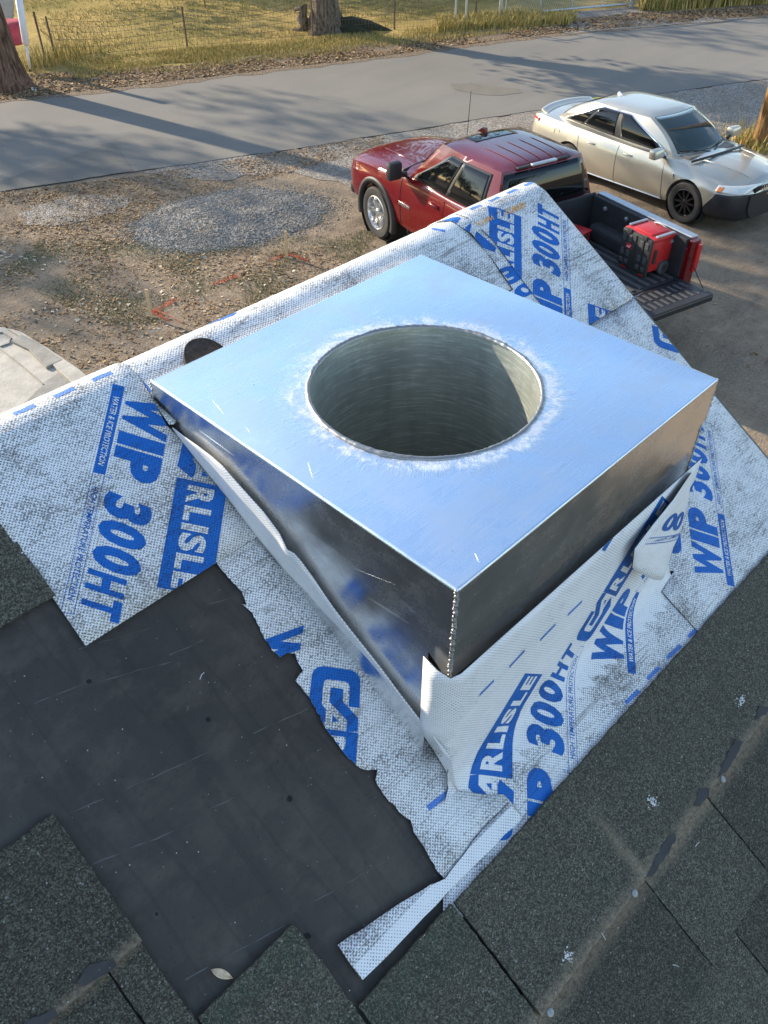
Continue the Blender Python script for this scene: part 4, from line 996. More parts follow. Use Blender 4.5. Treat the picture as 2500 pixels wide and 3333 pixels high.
# flue tube: wall going down, floor in the dark
b = MB(); n = 72; prof = [(RING_R, ZT-0.001), (RING_R-0.0015, ZT-0.006)]+[(RING_R-0.0015, ZT-0.006-0.06*i) for i in range(1, 28)]
zf = prof[-1][1]; prof += [(RING_R*0.5, zf), (0.0005, zf)]
b.lathe(prof, n, Matrix.Translation((cx, cy, 0)))
# flip so the inside faces the axis
cpart(b.build('flue_tube', M_TUBE, smooth=True)); 
# weld bead round the collar
b = MB(); n = 300
for i in range(n):
    a = 2*math.pi*i/n; j = noise.noise((math.cos(a)*7, math.sin(a)*7, 2)); j2 = noise.noise((math.cos(a)*40, math.sin(a)*40, 5))
    r0 = RING_R+0.0012+0.0012*j; w_ = 0.0046+0.0018*j+0.0016*j2; h_ = 0.0042+0.0012*j2+0.0009*j+0.0014*noise.noise((i*.9, 3, 1))
    for k in range(7):
        q = math.pi*(k/6); b.v.append((cx+(r0-w_*math.cos(q)*1.0)*math.cos(a), cy+(r0-w_*math.cos(q))*math.sin(a), ZT+h_*math.sin(q)-0.0012))
b.f = [(i*7+k, ((i+1) % n)*7+k, ((i+1) % n)*7+k+1, i*7+k+1) for i in range(n) for k in range(6)]; b.m = [0]*len(b.f)
cpart(b.build('weld_bead', M_WELD, smooth=True))
# corner welds: overlapping ripples
def bead(p, q, k, r):
    b = MB(); k = int(k*1.9); r *= .70
    for i in range(k):
        f = i/(k-1); P = Vector(p).lerp(Vector(q), f)+Vector((random.gauss(0, .0007), random.gauss(0, .0007), 0)); b.ball(P, r*random.uniform(.8, 1.25), n=8, k=5, sq=(1, 1, .7))
    cpart(b.build('weld_bead', M_WELD, smooth=True))
bead((X0+.001, Y0+.001, ZT-.003), (X0+.001, Y0+.001, ZT-0.236*S), 58, 0.0042)
bead((X1-.001, Y0+.002, ZT-.004), (X1-.001, Y0+.002, ZT-HB), 26, 0.0034)
bead((X1-.012, Y0+.001, ZT-HB), (X1-.012, Y0+.001, Z0+0.02), 60, 0.0034)
bead((X0+.001, Y1-.001, ZT-.004), (X0+.001, Y1-.001, ZT-HB-.02), 26, 0.0028)
# long bright scratches: fine raised burrs
M_SCR = mat('bright_scratch', (0.85, 0.86, 0.88), 0.4, 1.0)
def scratch(P, Q, w_=0.0005):
    P, Q = Vector(P), Vector(Q); b = MB(); b.tube([P, P.lerp(Q, .5)+Vector((0, 0, .0003)), Q], [w_*.2, w_, w_*.2], 4); cpart(b.build('scratch', M_SCR))
scratch(on_x(648, 1400, X0-.0002), on_x(762, 1484, X0-.0002), 0.00022)
for (a, c) in (((1180, 1935), (1330, 2030)), ((1310, 1960), (1365, 2010)), ((1150, 1850), (1290, 1905))): scratch(on_x(*a, X0-.0002), on_x(*c, X0-.0002), 0.00006)
for (a, c) in (((1285, 910), (1320, 945)), ((1380, 1820), (1420, 1845)), ((1545, 1800), (1560, 1830)), ((800, 1390), (815, 1410)), ((690, 1300), (730, 1350)), ((1000, 1500), (1020, 1560))):
    scratch(at_z(*a, ZT+.0006), at_z(*c, ZT+.0006), 0.00007)
# ------------------------------------------------------------------ ground, road, lawn
def sheet(name, pts, z, m, parent=None, kind='structure', step=0.0, jit=0.0):
    pts = [Vector((p[0], p[1])) for p in pts]
    if step: pts = [Vector(p) for p in densify(pts, step, jit)]
    b = MB(); b.v = [(p[0], p[1], z) for p in pts]; tr = geometry.tessellate_polygon([[Vector((p[0], p[1], 0)) for p in pts]])
    for t in tr:
        a, c, d = (pts[i] for i in t); ar = (c[0]-a[0])*(d[1]-a[1])-(d[0]-a[0])*(c[1]-a[1]); b.f.append(tuple(t) if ar > 0 else tuple(t[::-1]))
    b.m = [0]*len(b.f); o = b.build(name, m, parent, recalc=False); tag(o, kind=kind); return o
sheet('ground', [(-300, -300), (300, -300), (300, 300), (-300, 300)], 0.0, M_GROUND)
far = [g(-900, 440), g(0, 335), g(300, 306), g(600, 270), g(930, 228), g(1250, 190), g(1750, 122), g(2100, 91), g(2500, 56), g(3400, -20)]
near = [g(-900, 735), g(0, 622), g(430, 562), g(700, 523), g(960, 487), g(1250, 440), g(1600, 383), g(2000, 325), g(2500, 258), g(3400, 150)]
sheet('road', far+near[::-1], 0.016, M_ROAD, step=0.25, jit=0.035)
# pavement edge drop
b = MB(); P = densify([Vector((p.x, p.y)) for p in near], 0.25, 0.0); 
sheet('asphalt_patch', [g(-500, 665), g(0, 592), (g(365, 466).x, g(365, 466).y), g(400, 505), g(436, 559), g(180, 600), g(30, 622), g(-500, 700)], 0.021, M_PATCH, step=0.2, jit=0.02)
M_STAIN = simple('dried_mud_stain', (0.150, 0.134, 0.106), 0.9, 0.12, 3)
sheet('road_stain', [g(1465, 275), g(1530, 272), g(1600, 285), g(1690, 292), g(1700, 305), g(1640, 313), g(1540, 308), g(1480, 295)], 0.021, M_STAIN, step=0.2, jit=0.05)
# lawn beyond the road
dl = (far[-1]-far[0]); dl.z = 0; dl.normalize(); nl = Vector((-dl.y, dl.x, 0))
sheet('lawn', [p+nl*1.1 for p in far]+[far[-1]+nl*160, far[0]+nl*160], 0.006, M_LAWN, step=1.0, jit=0.2)
M_VERGE = m_gravel('verge_litter_soil', (0.16, 0.115, 0.075), (0.32, 0.235, 0.15))
sheet('verge', [p-nl*0.1 for p in far]+[p+nl*1.6 for p in far][::-1], 0.020, M_VERGE, step=0.3, jit=0.12)
sheet('gravel_entrance', [g(1640, 62), g(2060, 22), g(2180, 55), g(2450, 62), g(2300, 75), g(2000, 98), g(1830, 112), g(1880, 95), g(1700, 80)], 0.024, M_SHOULDER, step=0.3, jit=0.1)
# gravel pull-off between road and vehicles
sheet('gravel_shoulder', near[2:]+[g(3400, 420), g(2500, 470), g(2300, 420), g(1700, 560), g(1250, 640), g(1100, 590), g(900, 560), g(700, 590), g(560, 575)], 0.008, M_SHOULDER, step=0.3, jit=0.12)
sheet('gravel_patch', [g(60, 705), g(130, 665), g(260, 635), g(400, 640), g(420, 670), g(330, 705), g(200, 735), g(100, 735)], 0.010, M_SHOULDER, step=0.12, jit=0.10)
# low pile of grey gravel
gc = g(745, 712); b = MB(); nr_, na = 14, 56
ax = (g(1040, 655)-g(440, 770)); ax.z = 0; ra = ax.length/2*1.04; ax.normalize(); bx = Vector((-ax.y, ax.x, 0)); rb = 1.28
def pile(f, a):
    wv = 1+0.10*noise.noise((math.cos(a)*1.5, math.sin(a)*1.5, 4))+0.05*noise.noise((math.cos(a)*5, math.sin(a)*5, 4))
    P = gc+ax*(ra*f*math.cos(a)*wv)+bx*(rb*f*math.sin(a)*wv); z = 0.09*(1-f*f)**0.9+0.05*noise.noise((P.x*2.2, P.y*2.2, 0))*(1-f**4)
    return Vector((P.x, P.y, max(-0.03, z) if f < 1 else -0.03))
b.v.append(tuple(pile(0, 0)))
for i in range(1, nr_+1):
    for j in range(na): b.v.append(tuple(pile(i/nr_, 2*math.pi*j/na)))
b.f = [(0, 1+j, 1+(j+1) % na) for j in range(na)]+[(1+i*na+j, 1+(i+1)*na+j, 1+(i+1)*na+(j+1) % na, 1+i*na+(j+1) % na) for i in range(nr_-1) for j in range(na)]; b.m = [0]*len(b.f)
gp = b.build('gravel_pile', M_GRAVEL, smooth=True); tag(gp, 'low spread pile of grey gravel on the dirt beside the red pickup truck', 'gravel', None, 'stuff')
def scatter(name, pts, m, kind, size, parent=None, flat=False, label=None, cat=None):
    """many small stones or leaves in one mesh"""
    N = len(pts); V = np.zeros((N*(4 if flat else 6), 3)); pts = np.array(pts); sz = size[0]+(size[1]-size[0])*rng.random(N)**2
    if flat:
        a = rng.random(N)*6.283; w = sz*0.55; dx = np.stack([np.cos(a), np.sin(a), rng.normal(0, .25, N)], 1); dy = np.stack([-np.sin(a), np.cos(a), rng.normal(0, .35, N)], 1)
        Q = [pts-dx*sz[:, None], pts-dy*w[:, None], pts+dx*sz[:, None], pts+dy*w[:, None]]
        for k in range(4): V[k::4] = Q[k]+np.array([0, 0, .012])
        F = np.arange(N*4).reshape(N, 4)
    else:
        O = np.array([[1, 0, 0], [0, 1, 0], [-1, 0, 0], [0, -1, 0], [0, 0, .8], [0, 0, -.8]], float)
        for k in range(6): V[k::6] = pts+O[k]*sz[:, None]*(0.7+0.6*rng.random((N, 3)))
        T = np.array([[0, 1, 4], [1, 2, 4], [2, 3, 4], [3, 0, 4], [1, 0, 5], [2, 1, 5], [3, 2, 5], [0, 3, 5]])
        F = (np.arange(N)[:, None, None]*6+T[None]).reshape(-1, 3)
    me = bpy.data.meshes.new(name); me.from_pydata(V.tolist(), [], F.tolist()); me.materials.append(m)
    o = bpy.data.objects.new(name, me); COL.objects.link(o)
    if parent: o.parent = parent
    tag(o, label, cat, None, kind); return o
M_STONE = m_leaf('grey_stone', [(0.20, 0.175, 0.140), (0.33, 0.295, 0.245), (0.48, 0.435, 0.37), (0.26, 0.22, 0.17)])
P = []
for i in range(9000):
    f, a = math.sqrt(random.random())*1.0, random.random()*6.283
    if random.random() < .22: f = 0.95+abs(random.gauss(0, .13))
    q = pile(min(f, 1.0), a); c_ = gc+(q-gc)*max(1.0, f); P.append((c_.x, c_.y, max(q.z, 0)+0.004))
scatter('gravel_stones', P, M_STONE, 'stuff', (0.007, 0.022), None, label='loose grey stones covering the gravel pile', cat='stones')
def inpoly(p, poly):
    c = False; n = len(poly)
    for i in range(n):
        a, d = poly[i], poly[i-1]
        if (a[1] > p[1]) != (d[1] > p[1]) and p[0] < (d[0]-a[0])*(p[1]-a[1])/(d[1]-a[1])+a[0]: c = not c
    return c
def rand_px(poly, n, z=0.0):
    xs = [p[0] for p in poly]; ys = [p[1] for p in poly]; out = []
    G = [g(*p, z) for p in poly]; gx = [p.x for p in G]; gy = [p.y for p in G]; GP = [(p.x, p.y) for p in G]
    while len(out) < n:
        q = (random.uniform(min(gx), max(gx)), random.uniform(min(gy), max(gy)))
        if inpoly(q, GP): out.append((q[0], q[1], z))
    return out
def noisy(pts, sc, lo, seed=0.0):
    return [p for p in pts if noise.noise((p[0]*sc, p[1]*sc, seed)) > lo+random.uniform(-.25, .25)]
# stones on the shoulder and dirt
P = rand_px([(430, 575), (1250, 445), (2500, 265), (2500, 450), (1700, 560), (900, 560), (600, 600)], 9000)
scatter('loose_gravel', P, M_STONE, 'stuff', (0.006, 0.018), label='fine loose gravel along the near edge of the road', cat='gravel')
# fallen leaves
P = noisy(rand_px([(-100, 640), (430, 575), (1250, 440), (1250, 480), (800, 600), (620, 700), (430, 800), (-100, 720)], 14000), 0.9, -0.12)
P += noisy(rand_px([(-100, 700), (430, 700), (480, 830), (1100, 800), (1250, 760), (1150, 950), (700, 1150), (260, 1200), (-100, 1100)], 14000), 1.3, -0.02, 5)
P += noisy(rand_px([(2000, 950), (2560, 1000), (2560, 1500), (2300, 1300)], 500), 1.0, 0.2, 5)
scatter('leaf_litter', P, M_LITTER, 'stuff', (0.012, 0.038), flat=True, label='brown fallen leaves scattered over dirt and grass in front of the house', cat='fallen leaves')
P = [(p[0], p[1], 0.02) for p in noisy(rand_px([(-200, 352), (0, 330), (600, 262), (1250, 184), (1750, 116), (2500, 50), (2500, 25), (2050, 45), (1700, 85), (1250, 150), (600, 215), (-200, 260)], 26000), 0.8, -0.3, 9)]
scatter('verge_leaves', P, M_LITTER, 'stuff', (0.02, 0.06), flat=True, label='drift of tan leaves along the far edge of the road', cat='fallen leaves')
P = noisy(rand_px([(0, 760), (500, 820), (1050, 800), (1150, 900), (700, 1130), (300, 1150), (0, 1060)], 700), 0.8, -0.1, 2)
scatter('pale_leaves', P, M_PALE, 'stuff', (0.02, 0.05), flat=True, label='bleached pale leaves on the grass in front of the house', cat='fallen leaves')
# grass
def blades(name, pts, m, h, w, label, lean=0.5):
    N = len(pts); p = np.array(pts); a = rng.random(N)*6.283; H = h[0]+(h[1]-h[0])*rng.random(N); W = w*(0.7+0.6*rng.random(N))
    d = np.stack([np.cos(a), np.sin(a), np.zeros(N)], 1); l = rng.random(N)*6.283; L = np.stack([np.cos(l), np.sin(l), np.zeros(N)], 1)*(H*lean*rng.random(N))[:, None]; up = np.array([0, 0, 1.])
    V = np.zeros((N*5, 3)); V[0::5] = p-d*W[:, None]; V[1::5] = p+d*W[:, None]; mid = p+up*(H*.55)[:, None]+L*.35
    V[2::5] = mid+d*(W*.7)[:, None]; V[3::5] = mid-d*(W*.7)[:, None]; V[4::5] = p+up*(H*.95)[:, None]+L
    b0 = np.arange(N)*5; F = [tuple(x) for x in np.stack([b0, b0+1, b0+2, b0+3], 1)]+[tuple(x) for x in np.stack([b0+3, b0+2, b0+4], 1)]
    me = bpy.data.meshes.new(name); me.from_pydata(V.tolist(), [], F); me.materials.append(m); o = bpy.data.objects.new(name, me); COL.objects.link(o)
    tag(o, label, 'grass', None, 'stuff'); return o
P = noisy(rand_px([(200, 200), (600, 160), (1300, 100), (1650, 60), (1850, 80), (1700, 105), (1250, 160), (600, 235), (250, 265)], 26000), 0.7, -0.15, 3)
blades('fence_grass', P, M_BLADE, (0.03, 0.13), 0.008, 'rough green and straw grass along the wire fence')
P = noisy(rand_px([(520, 172), (1100, 115), (1300, 112), (1100, 150), (620, 205), (330, 215), (300, 195)], 16000), 0.7, 0.0, 7)
blades('green_verge_grass', P, M_BLADE, (0.03, 0.10), 0.010, 'green grass band between the wire fence and the leaf-strewn road edge')
P = rand_px([(1420, 75), (1650, 55), (1880, 62), (1850, 85), (1680, 92), (1420, 110)], 5200)
blades('gate_grass', P, M_BLADE, (0.12, 0.38), 0.012, 'tall yellow green grass at the foot of the metal gate', 0.7)
P = rand_px([(2080, 40), (2520, 15), (2520, -20), (2080, -5)], 5200)
blades('tall_grass', P, M_BLADE, (0.35, 0.9), 0.016, 'tall dry grass behind the chain link fence at the top right', 0.5)
P = noisy(rand_px([(0, -60), (2100, -160), (1500, 20), (1250, 95), (600, 150), (200, 190), (100, 60)], 30000), 0.5, -0.2, 11)
blades('lawn_grass', P, M_BLADE, (0.03, 0.10), 0.012, 'short yellowing lawn grass beyond the wire fence')
P = noisy(rand_px([(150, 760), (450, 800), (640, 790), (1150, 760), (1250, 720), (1150, 900), (700, 1050), (350, 1060), (0, 900)], 30000), 1.1, 0.02, 21)
blades('yard_grass', P, M_BLADEG, (0.012, 0.04), 0.004, 'thin patchy green grass on the dirt in front of the house')
P = [(q.x+random.gauss(0, .18), q.y+random.gauss(0, .18), 0) for k in range(700) for q in (g(2455, 478),)]+[(q.x+random.gauss(0, .5), q.y+random.gauss(0, .4), 0) for k in range(500) for q in (g(2490, 455),)]
blades('pole_grass', P, M_BLADE, (0.10, 0.40), 0.010, 'tuft of dry grass round the foot of the wooden utility pole', 0.7)
P = [(q.x+random.gauss(0, .5), q.y+random.gauss(0, .3), 0) for k in range(260) for q in (g(240, 190), g(120, 215))]
blades('post_weeds', P, M_BLADE, (0.15, 0.6), 0.010, 'straggling straw weeds by the corner fence posts', 0.6)

# concrete walk below the ridge at the left
cw = empty('concrete_walk', tuple(g(120, 1180)), 0, 'weathered concrete walk with a raised rim and dark stains and shading left of the house', 'walkway')
cwi = Matrix.Translation(-Vector(cw.location))
def slab(name, px, z0, z1, m):
    b = MB(); b.prism([(g(*p, z1).x, g(*p, z1).y, 0) for p in px], (0, 0, z0), (0, 0, z1)); o = b.build(name, m, bevel=0.012); o.parent = cw; o.matrix_parent_inverse = cwi; return o
slab('slab', [(-300, 1010), (20, 1066), (72, 1098), (165, 1180), (335, 1340), (150, 1420), (-300, 1400)], -0.05, 0.06, M_CONC)
slab('rim', [(22, 1066), (70, 1079), (160, 1135), (258, 1200), (420, 1340), (345, 1345), (167, 1182), (74, 1099)], -0.05, 0.10, M_CONC)
slab('shaded_band', [(70, 1087), (118, 1110), (205, 1170), (150, 1195), (92, 1135), (36, 1108)], 0.06, 0.104, M_CONCD)  # shade on the walk, put into a darker concrete colour
slab('stained_panel', [(150, 1240), (225, 1190), (300, 1290), (150, 1420), (-40, 1430)], 0.05, 0.066, M_CONCD)
b = MB(); pts = [(-20, 1085), (10, 1082), (35, 1100), (30, 1118), (0, 1128)]
b.tube([g(*p, 0.07) for p in pts], 0.012, 6); b.tube([g(*p, 0.07) for p in ((0, 1135), (70, 1190), (140, 1250))], 0.010, 6)
o = b.build('tar_crack', M_CONCD); o.parent = cw; o.matrix_parent_inverse = cwi; tag(o, kind='stuff')

# surveyor's stakes and paint
def stake(px, top_px, lean, label, w=0.048):
    p = g(*px); d = ray(*top_px); hd = math.hypot(d.x, d.y); 
    k = math.hypot(p.x, p.y)/hd; z = CAM.z+d.z*k; q = CAM+d*k
    b = MB(); v = (q-p); L = v.length; t = v.normalized(); a = t.cross(Vector((CF.x, CF.y, 0))).normalized(); c = t.cross(a)
    Rm = Matrix((a, c, t)).transposed(); b.box((0, 0, L/2-0.05), (w, 0.018, L+0.1), Rm)
    b.v = [tuple(Vector(x)-Rm @ Vector((0, 0, 0))) for x in b.v]
    b2 = MB()
    for s_ in ((-1, -1), ): pass
    P = [Rm @ Vector((sx*w/2, sy*0.009, zz)) for zz in (-0.06, L) for sx, sy in ((-1, -1), (1, -1), (1, 1), (-1, 1))]
    b2.hexa([P[0]*1, P[1], P[2], P[3], P[4], P[5], P[6], P[7]]); o = b2.build('survey_stake', M_WOOD, bevel=0.002); o.location = p
    return tag(o, label, 'stake', 'wooden survey stakes')
stake((934, 840), (929, 752), 0, 'upright wooden survey stake nearest the red pickup truck')
stake((492, 1035), (476, 942), 0, 'thin wooden survey stake nearer the house, above the chimney')
def lying(p0, p1, z, label):
    b = MB(); A, B_ = g(*p0, 0.02), g(*p1, z); b.tube([A, B_], 0.018, 4); return tag(b.build('survey_stake', M_WOOD), label, 'stake', 'wooden survey stakes')
lying((905, 830), (930, 808), 0.06, 'short wooden stake lying at the foot of the upright stake by the truck')
def paint_line(segs, label):
    pts = []
    for a, c in segs:
        A, B_ = g(*a), g(*c); n = int((B_-A).length*420)
        for k in range(n): q = A.lerp(B_, random.random()); pts.append((q.x+random.gauss(0, .022), q.y+random.gauss(0, .030), 0.006))
    o = scatter('paint_mark', pts, M_OPAINT, None, (0.006, 0.018), flat=True); return tag(o, label, 'paint mark', 'orange survey paint marks', 'stuff')
paint_line([((885, 848), (940, 828)), ((935, 828), (1000, 850))], 'orange sprayed corner mark at the foot of the stake by the truck')
paint_line([((690, 930), (775, 898))], 'short orange sprayed dash on the dirt between the two stakes')
paint_line([((490, 1010), (545, 1045)), ((500, 1018), (575, 975))], 'orange sprayed corner mark at the foot of the nearer stake')
b = MB(); A, B_ = g(500, 1008, .02), g(592, 1050, 0.02); b.tube([A, A.lerp(B_, .5)+Vector((0, 0, .03)), B_], 0.005, 5)
tag(b.build('string_line', M_OPAINT), 'thin orange string lying on the dirt from the nearer stake', 'string')

# ------------------------------------------------------------------ trees
def crown_mesh(name, n, R, H, seed, lobes=9, leaf=0.13):
    rs = np.random.default_rng(seed); C = [(rs.normal(0, R*.42), rs.normal(0, R*.42), H*rs.random(), R*(.35+.3*rs.random())) for _ in range(lobes)]
    P = []
    for k in range(n):
        c = C[rs.integers(lobes)]; v = rs.normal(0, 1, 3); v /= np.linalg.norm(v); r = c[3]*rs.random()**0.45; P.append((c[0]+v[0]*r, c[1]+v[1]*r, c[2]+v[2]*r*.8))
    P = np.array(P); N = len(P); a = rs.normal(0, 1, (N, 3)); a /= np.linalg.norm(a, axis=1)[:, None]; q = rs.normal(0, 1, (N, 3)); c = np.cross(a, q); c /= np.linalg.norm(c, axis=1)[:, None]
    s_ = leaf*(.6+.8*rs.random(N))[:, None]; V = np.zeros((N*4, 3)); V[0::4] = P-a*s_; V[1::4] = P-c*s_*.5; V[2::4] = P+a*s_; V[3::4] = P+c*s_*.5
    me = bpy.data.meshes.new(name); me.from_pydata(V.tolist(), [], np.arange(N*4).reshape(N, 4).tolist()); me.materials.append(M_CROWN); return me, C
def tree(x, y, r, hb, R, H, seed, bark, label, cm, flare=1.5, lean=(0, 0), group=None):
    t = empty('tree', (x, y, 0), 0, label, 'tree', group); rs = random.Random(seed); b = MB(); n = 18; rows = 16
    top = hb+H*.45
    for i in range(rows+1):
        f = i/rows; z = -0.1+top*f**1.4; rr = r*(1-.55*f)+r*(flare-1)*max(0, 1-z/0.9)**2.2
        for j in range(n):
            a = 2*math.pi*j/n; w_ = 1+.10*noise.noise((math.cos(a)*2.2+seed, math.sin(a)*2.2, z*.35))+.16*max(0, 1-z/0.8)*math.cos(5*a+seed)
            b.v.append((lean[0]*z+rr*w_*math.cos(a), lean[1]*z+rr*w_*math.sin(a), z))
    b.f = [(i*n+j, i*n+(j+1) % n, (i+1)*n+(j+1) % n, (i+1)*n+j) for i in range(rows) for j in range(n)]; b.m = [0]*len(b.f)
    tr = b.build('trunk', bark, t, smooth=True)
    me, C = cm
    b = MB()
    for c in C:
        z0 = hb*.85+H*.2*rs.random(); p0 = Vector((lean[0]*z0, lean[1]*z0, z0)); p2 = Vector((c[0]+lean[0]*hb, c[1]+lean[1]*hb, hb+c[2])); p1 = p0.lerp(p2, .5)+Vector((0, 0, .4)); b.tube([p0, p1, p2], [r*.38, r*.22, r*.06], 7)
    b.build('limb', bark, tr, smooth=True)
    o = bpy.data.objects.new('crown', me); COL.objects.link(o); o.parent = t; o.location = (lean[0]*hb, lean[1]*hb, hb); o.rotation_euler = (0, 0, rs.random()*6)
    return t
CM1 = crown_mesh('crown', 3800, 3.6, 5.5, 3); CM2 = crown_mesh('crown', 3000, 2.6, 4.2, 5, 7)
p = g(40, 288); tree(p.x, p.y, 0.40, 5.6, 3, 5, 3, M_BARK, 'brown barked tree trunk at the left beyond the road, base ringed with pale stones', CM2, 1.35, (-.035, .02))
p = g(1062, 100); T2 = tree(p.x, p.y, 0.46, 2.0, 3.6, 5.5, 8, M_BARK2, 'big grey brown tree trunk on the lawn with dark roots spreading right', CM1, 1.45)
M_ROOT = simple('dark_root', (0.030, 0.032, 0.016), 0.95, 0.4, 9, bump=0.6, bsc=20)  # plain dark tone for the roots right of the trunk
b = MB(); R2 = CR.copy(); R2.z = 0; R2.normalize(); F2 = Vector((-R2.y, R2.x, 0))
b.tube([R2*.3, R2*.8+Vector((0, 0, .10)), R2*1.3+F2*.1+Vector((0, 0, .06)), R2*2.0+Vector((0, 0, -.05))], [.34, .30, .20, .05], 9)
b.tube([R2*.3-F2*.2, R2*.9-F2*.35+Vector((0, 0, .04)), R2*1.5-F2*.4+Vector((0, 0, -.02))], [.25, .18, .05], 9)
b.build('root', M_ROOT, T2, smooth=True)
b = MB(); b.tube([-R2*.5, -R2*.72+Vector((0, 0, .35)), -R2*.62+Vector((0, 0, .62)), -R2*.9+Vector((0, 0, .55))], [.16, .17, .13, .05], 8); b.tube([-R2*.5, -R2*1.0+Vector((0, 0, .02))], [.14, .05], 7)
b.build('burl', M_BARK2, T2, smooth=True)
for i, (x, y, cm, hb) in enumerate(((4.6, 31.0, CM1, 2.2), (0.5, 30, CM2, 2.2), (20.5, 33.0, CM1, 1.0), (24, 30.3, CM1, 1.0), (28, 28, CM1, 1.0), (32, 25, CM1, 1.0), (37, 22.5, CM1, 1.0), (17, 52, CM1, 3), (29, 50, CM1, 3), (-10, 45, CM1, 3), (50, 40, CM1, 3), (38, 49, CM1, 3), (5, 55, CM1, 3))):
    tree(x, y, 0.3, hb, 3, 5, 20+i, M_BARK2, 'leafy tree standing beyond the lawn above the picture', cm, group='trees beyond the lawn')
for i, (x, y, cm, hb) in enumerate(((-11, 13, CM1, 2.2), (-13, 20, CM1, 2.4), (-10, 5, CM1, 2.2), (-15, -3, CM1, 2.0), (-6, -14, CM1, 2.2), (6, -16, CM1, 2.2), (16, -14, CM1, 2.2))):
    tree(x, y, 0.3, hb, 3, 5, 40+i, M_BARK2, 'leafy tree standing to the side of and behind the house, mirrored in the car windows', cm, group='trees beside the house')
for i in range(20):      # dense treeline far beyond the lawn
    a = -35+6.2*i; tree(a+random.uniform(-2, 2), 66-0.35*a+random.uniform(-3, 3), 0.3, .6, 3, 5, 60+i, M_BARK2, 'dense tree in the far treeline beyond the lawn', CM1 if i % 2 else CM2, group='trees of the far treeline').scale = (1.35, 1.35, 1.5)
# pale stones round the left trunk
b = MB()
for k in range(14):
    q = g(random.uniform(0, 140), random.uniform(280, 298)); b = MB(); b.ball((0, 0, .02), random.uniform(.035, .06), n=7, k=5, sq=(1, .8, .6)); o = b.build('pale_stone', M_WPAINT, smooth=True); o.location = q; o.rotation_euler = (0, 0, random.random()*6)
    tag(o, 'small pale stone in the ring round the left tree trunk', 'stone', 'pale stones round the left trunk')

# ------------------------------------------------------------------ fences, gate, pole
def vtop(base, px):               # height above a base point at the row of a photograph pixel
    d = ray(*px); k = math.hypot(base.x, base.y)/math.hypot(d.x, d.y); return CAM.z+d.z*k
fn = empty('wire_fence', tuple(g(610, 156)), 0, 'low rusty wire mesh fence on steel posts along the lawn', 'fence'); fi = Matrix.Translation(-Vector(fn.location))
def fpart(o, p=fn, i=fi): o.parent = p; o.matrix_parent_inverse = i; return o
fl = [g(181, 190), g(610, 154), g(985, 122), g(1284, 96), g(1470, 82)]
for (u, v, tv) in ((148, 195, 35), (181, 190, 74), (610, 154, 56), (1018, 118, 20), (1284, 96, 5)):
    q = g(u, v); h = max(1.0, vtop(q, (u-(8 if u < 200 else 0), tv))); b = MB(); b.box((q.x, q.y, h/2), (0.045, 0.03, h)); fpart(b.build('post', M_RUST))
M_WIRE = mat('rusty_wire', (0.14, 0.10, 0.06), 0.7)
b = MB(); H = 0.95
for A, B_ in zip(fl[:-1], fl[1:]):
    L = (B_-A).length; n = int(L/0.10)
    for k in range(n):
        q = A.lerp(B_, k/n); sag = -0.18*math.sin(math.pi*k/n); b.tube([q, q+Vector((0, 0, H+sag))], 0.0045, 3, cap=False)
    for hz in (0.05, 0.25, 0.45, 0.65, 0.80, 0.95):
        b.tube([A.lerp(B_, k/12)+Vector((0, 0, hz-0.18*hz/0.95*math.sin(math.pi*k/12))) for k in range(13)], 0.0055, 3, cap=False)
fpart(tag(b.build('wire_mesh', M_WIRE, recalc=False), kind='stuff'))
gt = empty('field_gate', tuple(g(1640, 60)), 0, 'grey tubular metal gate with wire mesh at the gravel entrance', 'gate'); gi_ = Matrix.Translation(-Vector(gt.location))
G0, G1 = g(1638, 62), g(2045, 26); b = MB(); b.tube([G0+Vector((0, 0, .12)), G1+Vector((0, 0, .12))], 0.03, 8); b.tube([G0+Vector((0, 0, 1.35)), G1+Vector((0, 0, 1.35))], 0.03, 8)
for t in (0.012, 0.28, 0.53, 0.78, 0.985): q = G0.lerp(G1, t); b.tube([q+Vector((0, 0, .12)), q+Vector((0, 0, 1.35))], 0.022, 8)
fpart(b.build('gate_frame', M_GALV), gt, gi_)
b = MB(); n = 60
for k in range(n-8): q = G0.lerp(G1, k/n); q2 = G0.lerp(G1, min(1, (k+9)/n)); b.tube([q+Vector((0, 0, .12)), q2+Vector((0, 0, 1.35))], 0.003, 3, cap=False); b.tube([q2+Vector((0, 0, .12)), q+Vector((0, 0, 1.35))], 0.003, 3, cap=False)
fpart(tag(b.build('wire_mesh', M_GALV, recalc=False), kind='stuff'), gt, gi_)
for q in (G0-(G1-G0).normalized()*.12, G1+(G1-G0).normalized()*.10): b = MB(); b.tube([q, q+Vector((0, 0, 1.6))], 0.055, 10); fpart(b.build('gate_post', M_GALV), gt, gi_)
sg = empty('side_panel_gate', tuple(g(1480, 88)), 0, 'narrow grey wire panel with two posts left of the field gate', 'gate'); si = Matrix.Translation(-Vector(sg.location))
A, B_ = g(1481, 86), g(1515, 84)
for q in (A, B_): b = MB(); b.tube([q, q+Vector((0, 0, 1.45))], 0.03, 8); fpart(b.build('gate_post', M_GALV), sg, si)
b = MB(); C_ = g(1600, 72); b.tube([A+Vector((0, 0, 1.25)), B_+Vector((0, 0, 1.3)), C_+Vector((0, 0, 1.3))], 0.02, 6); fpart(b.build('rail', M_GALV), sg, si)
b = MB(); q = g(1546, 68); b.box((q.x, q.y, .28), (.06, .04, .56)); tag(b.build('stump_post', M_RUST), 'short rusty post stub in the grass near the gate', 'post')
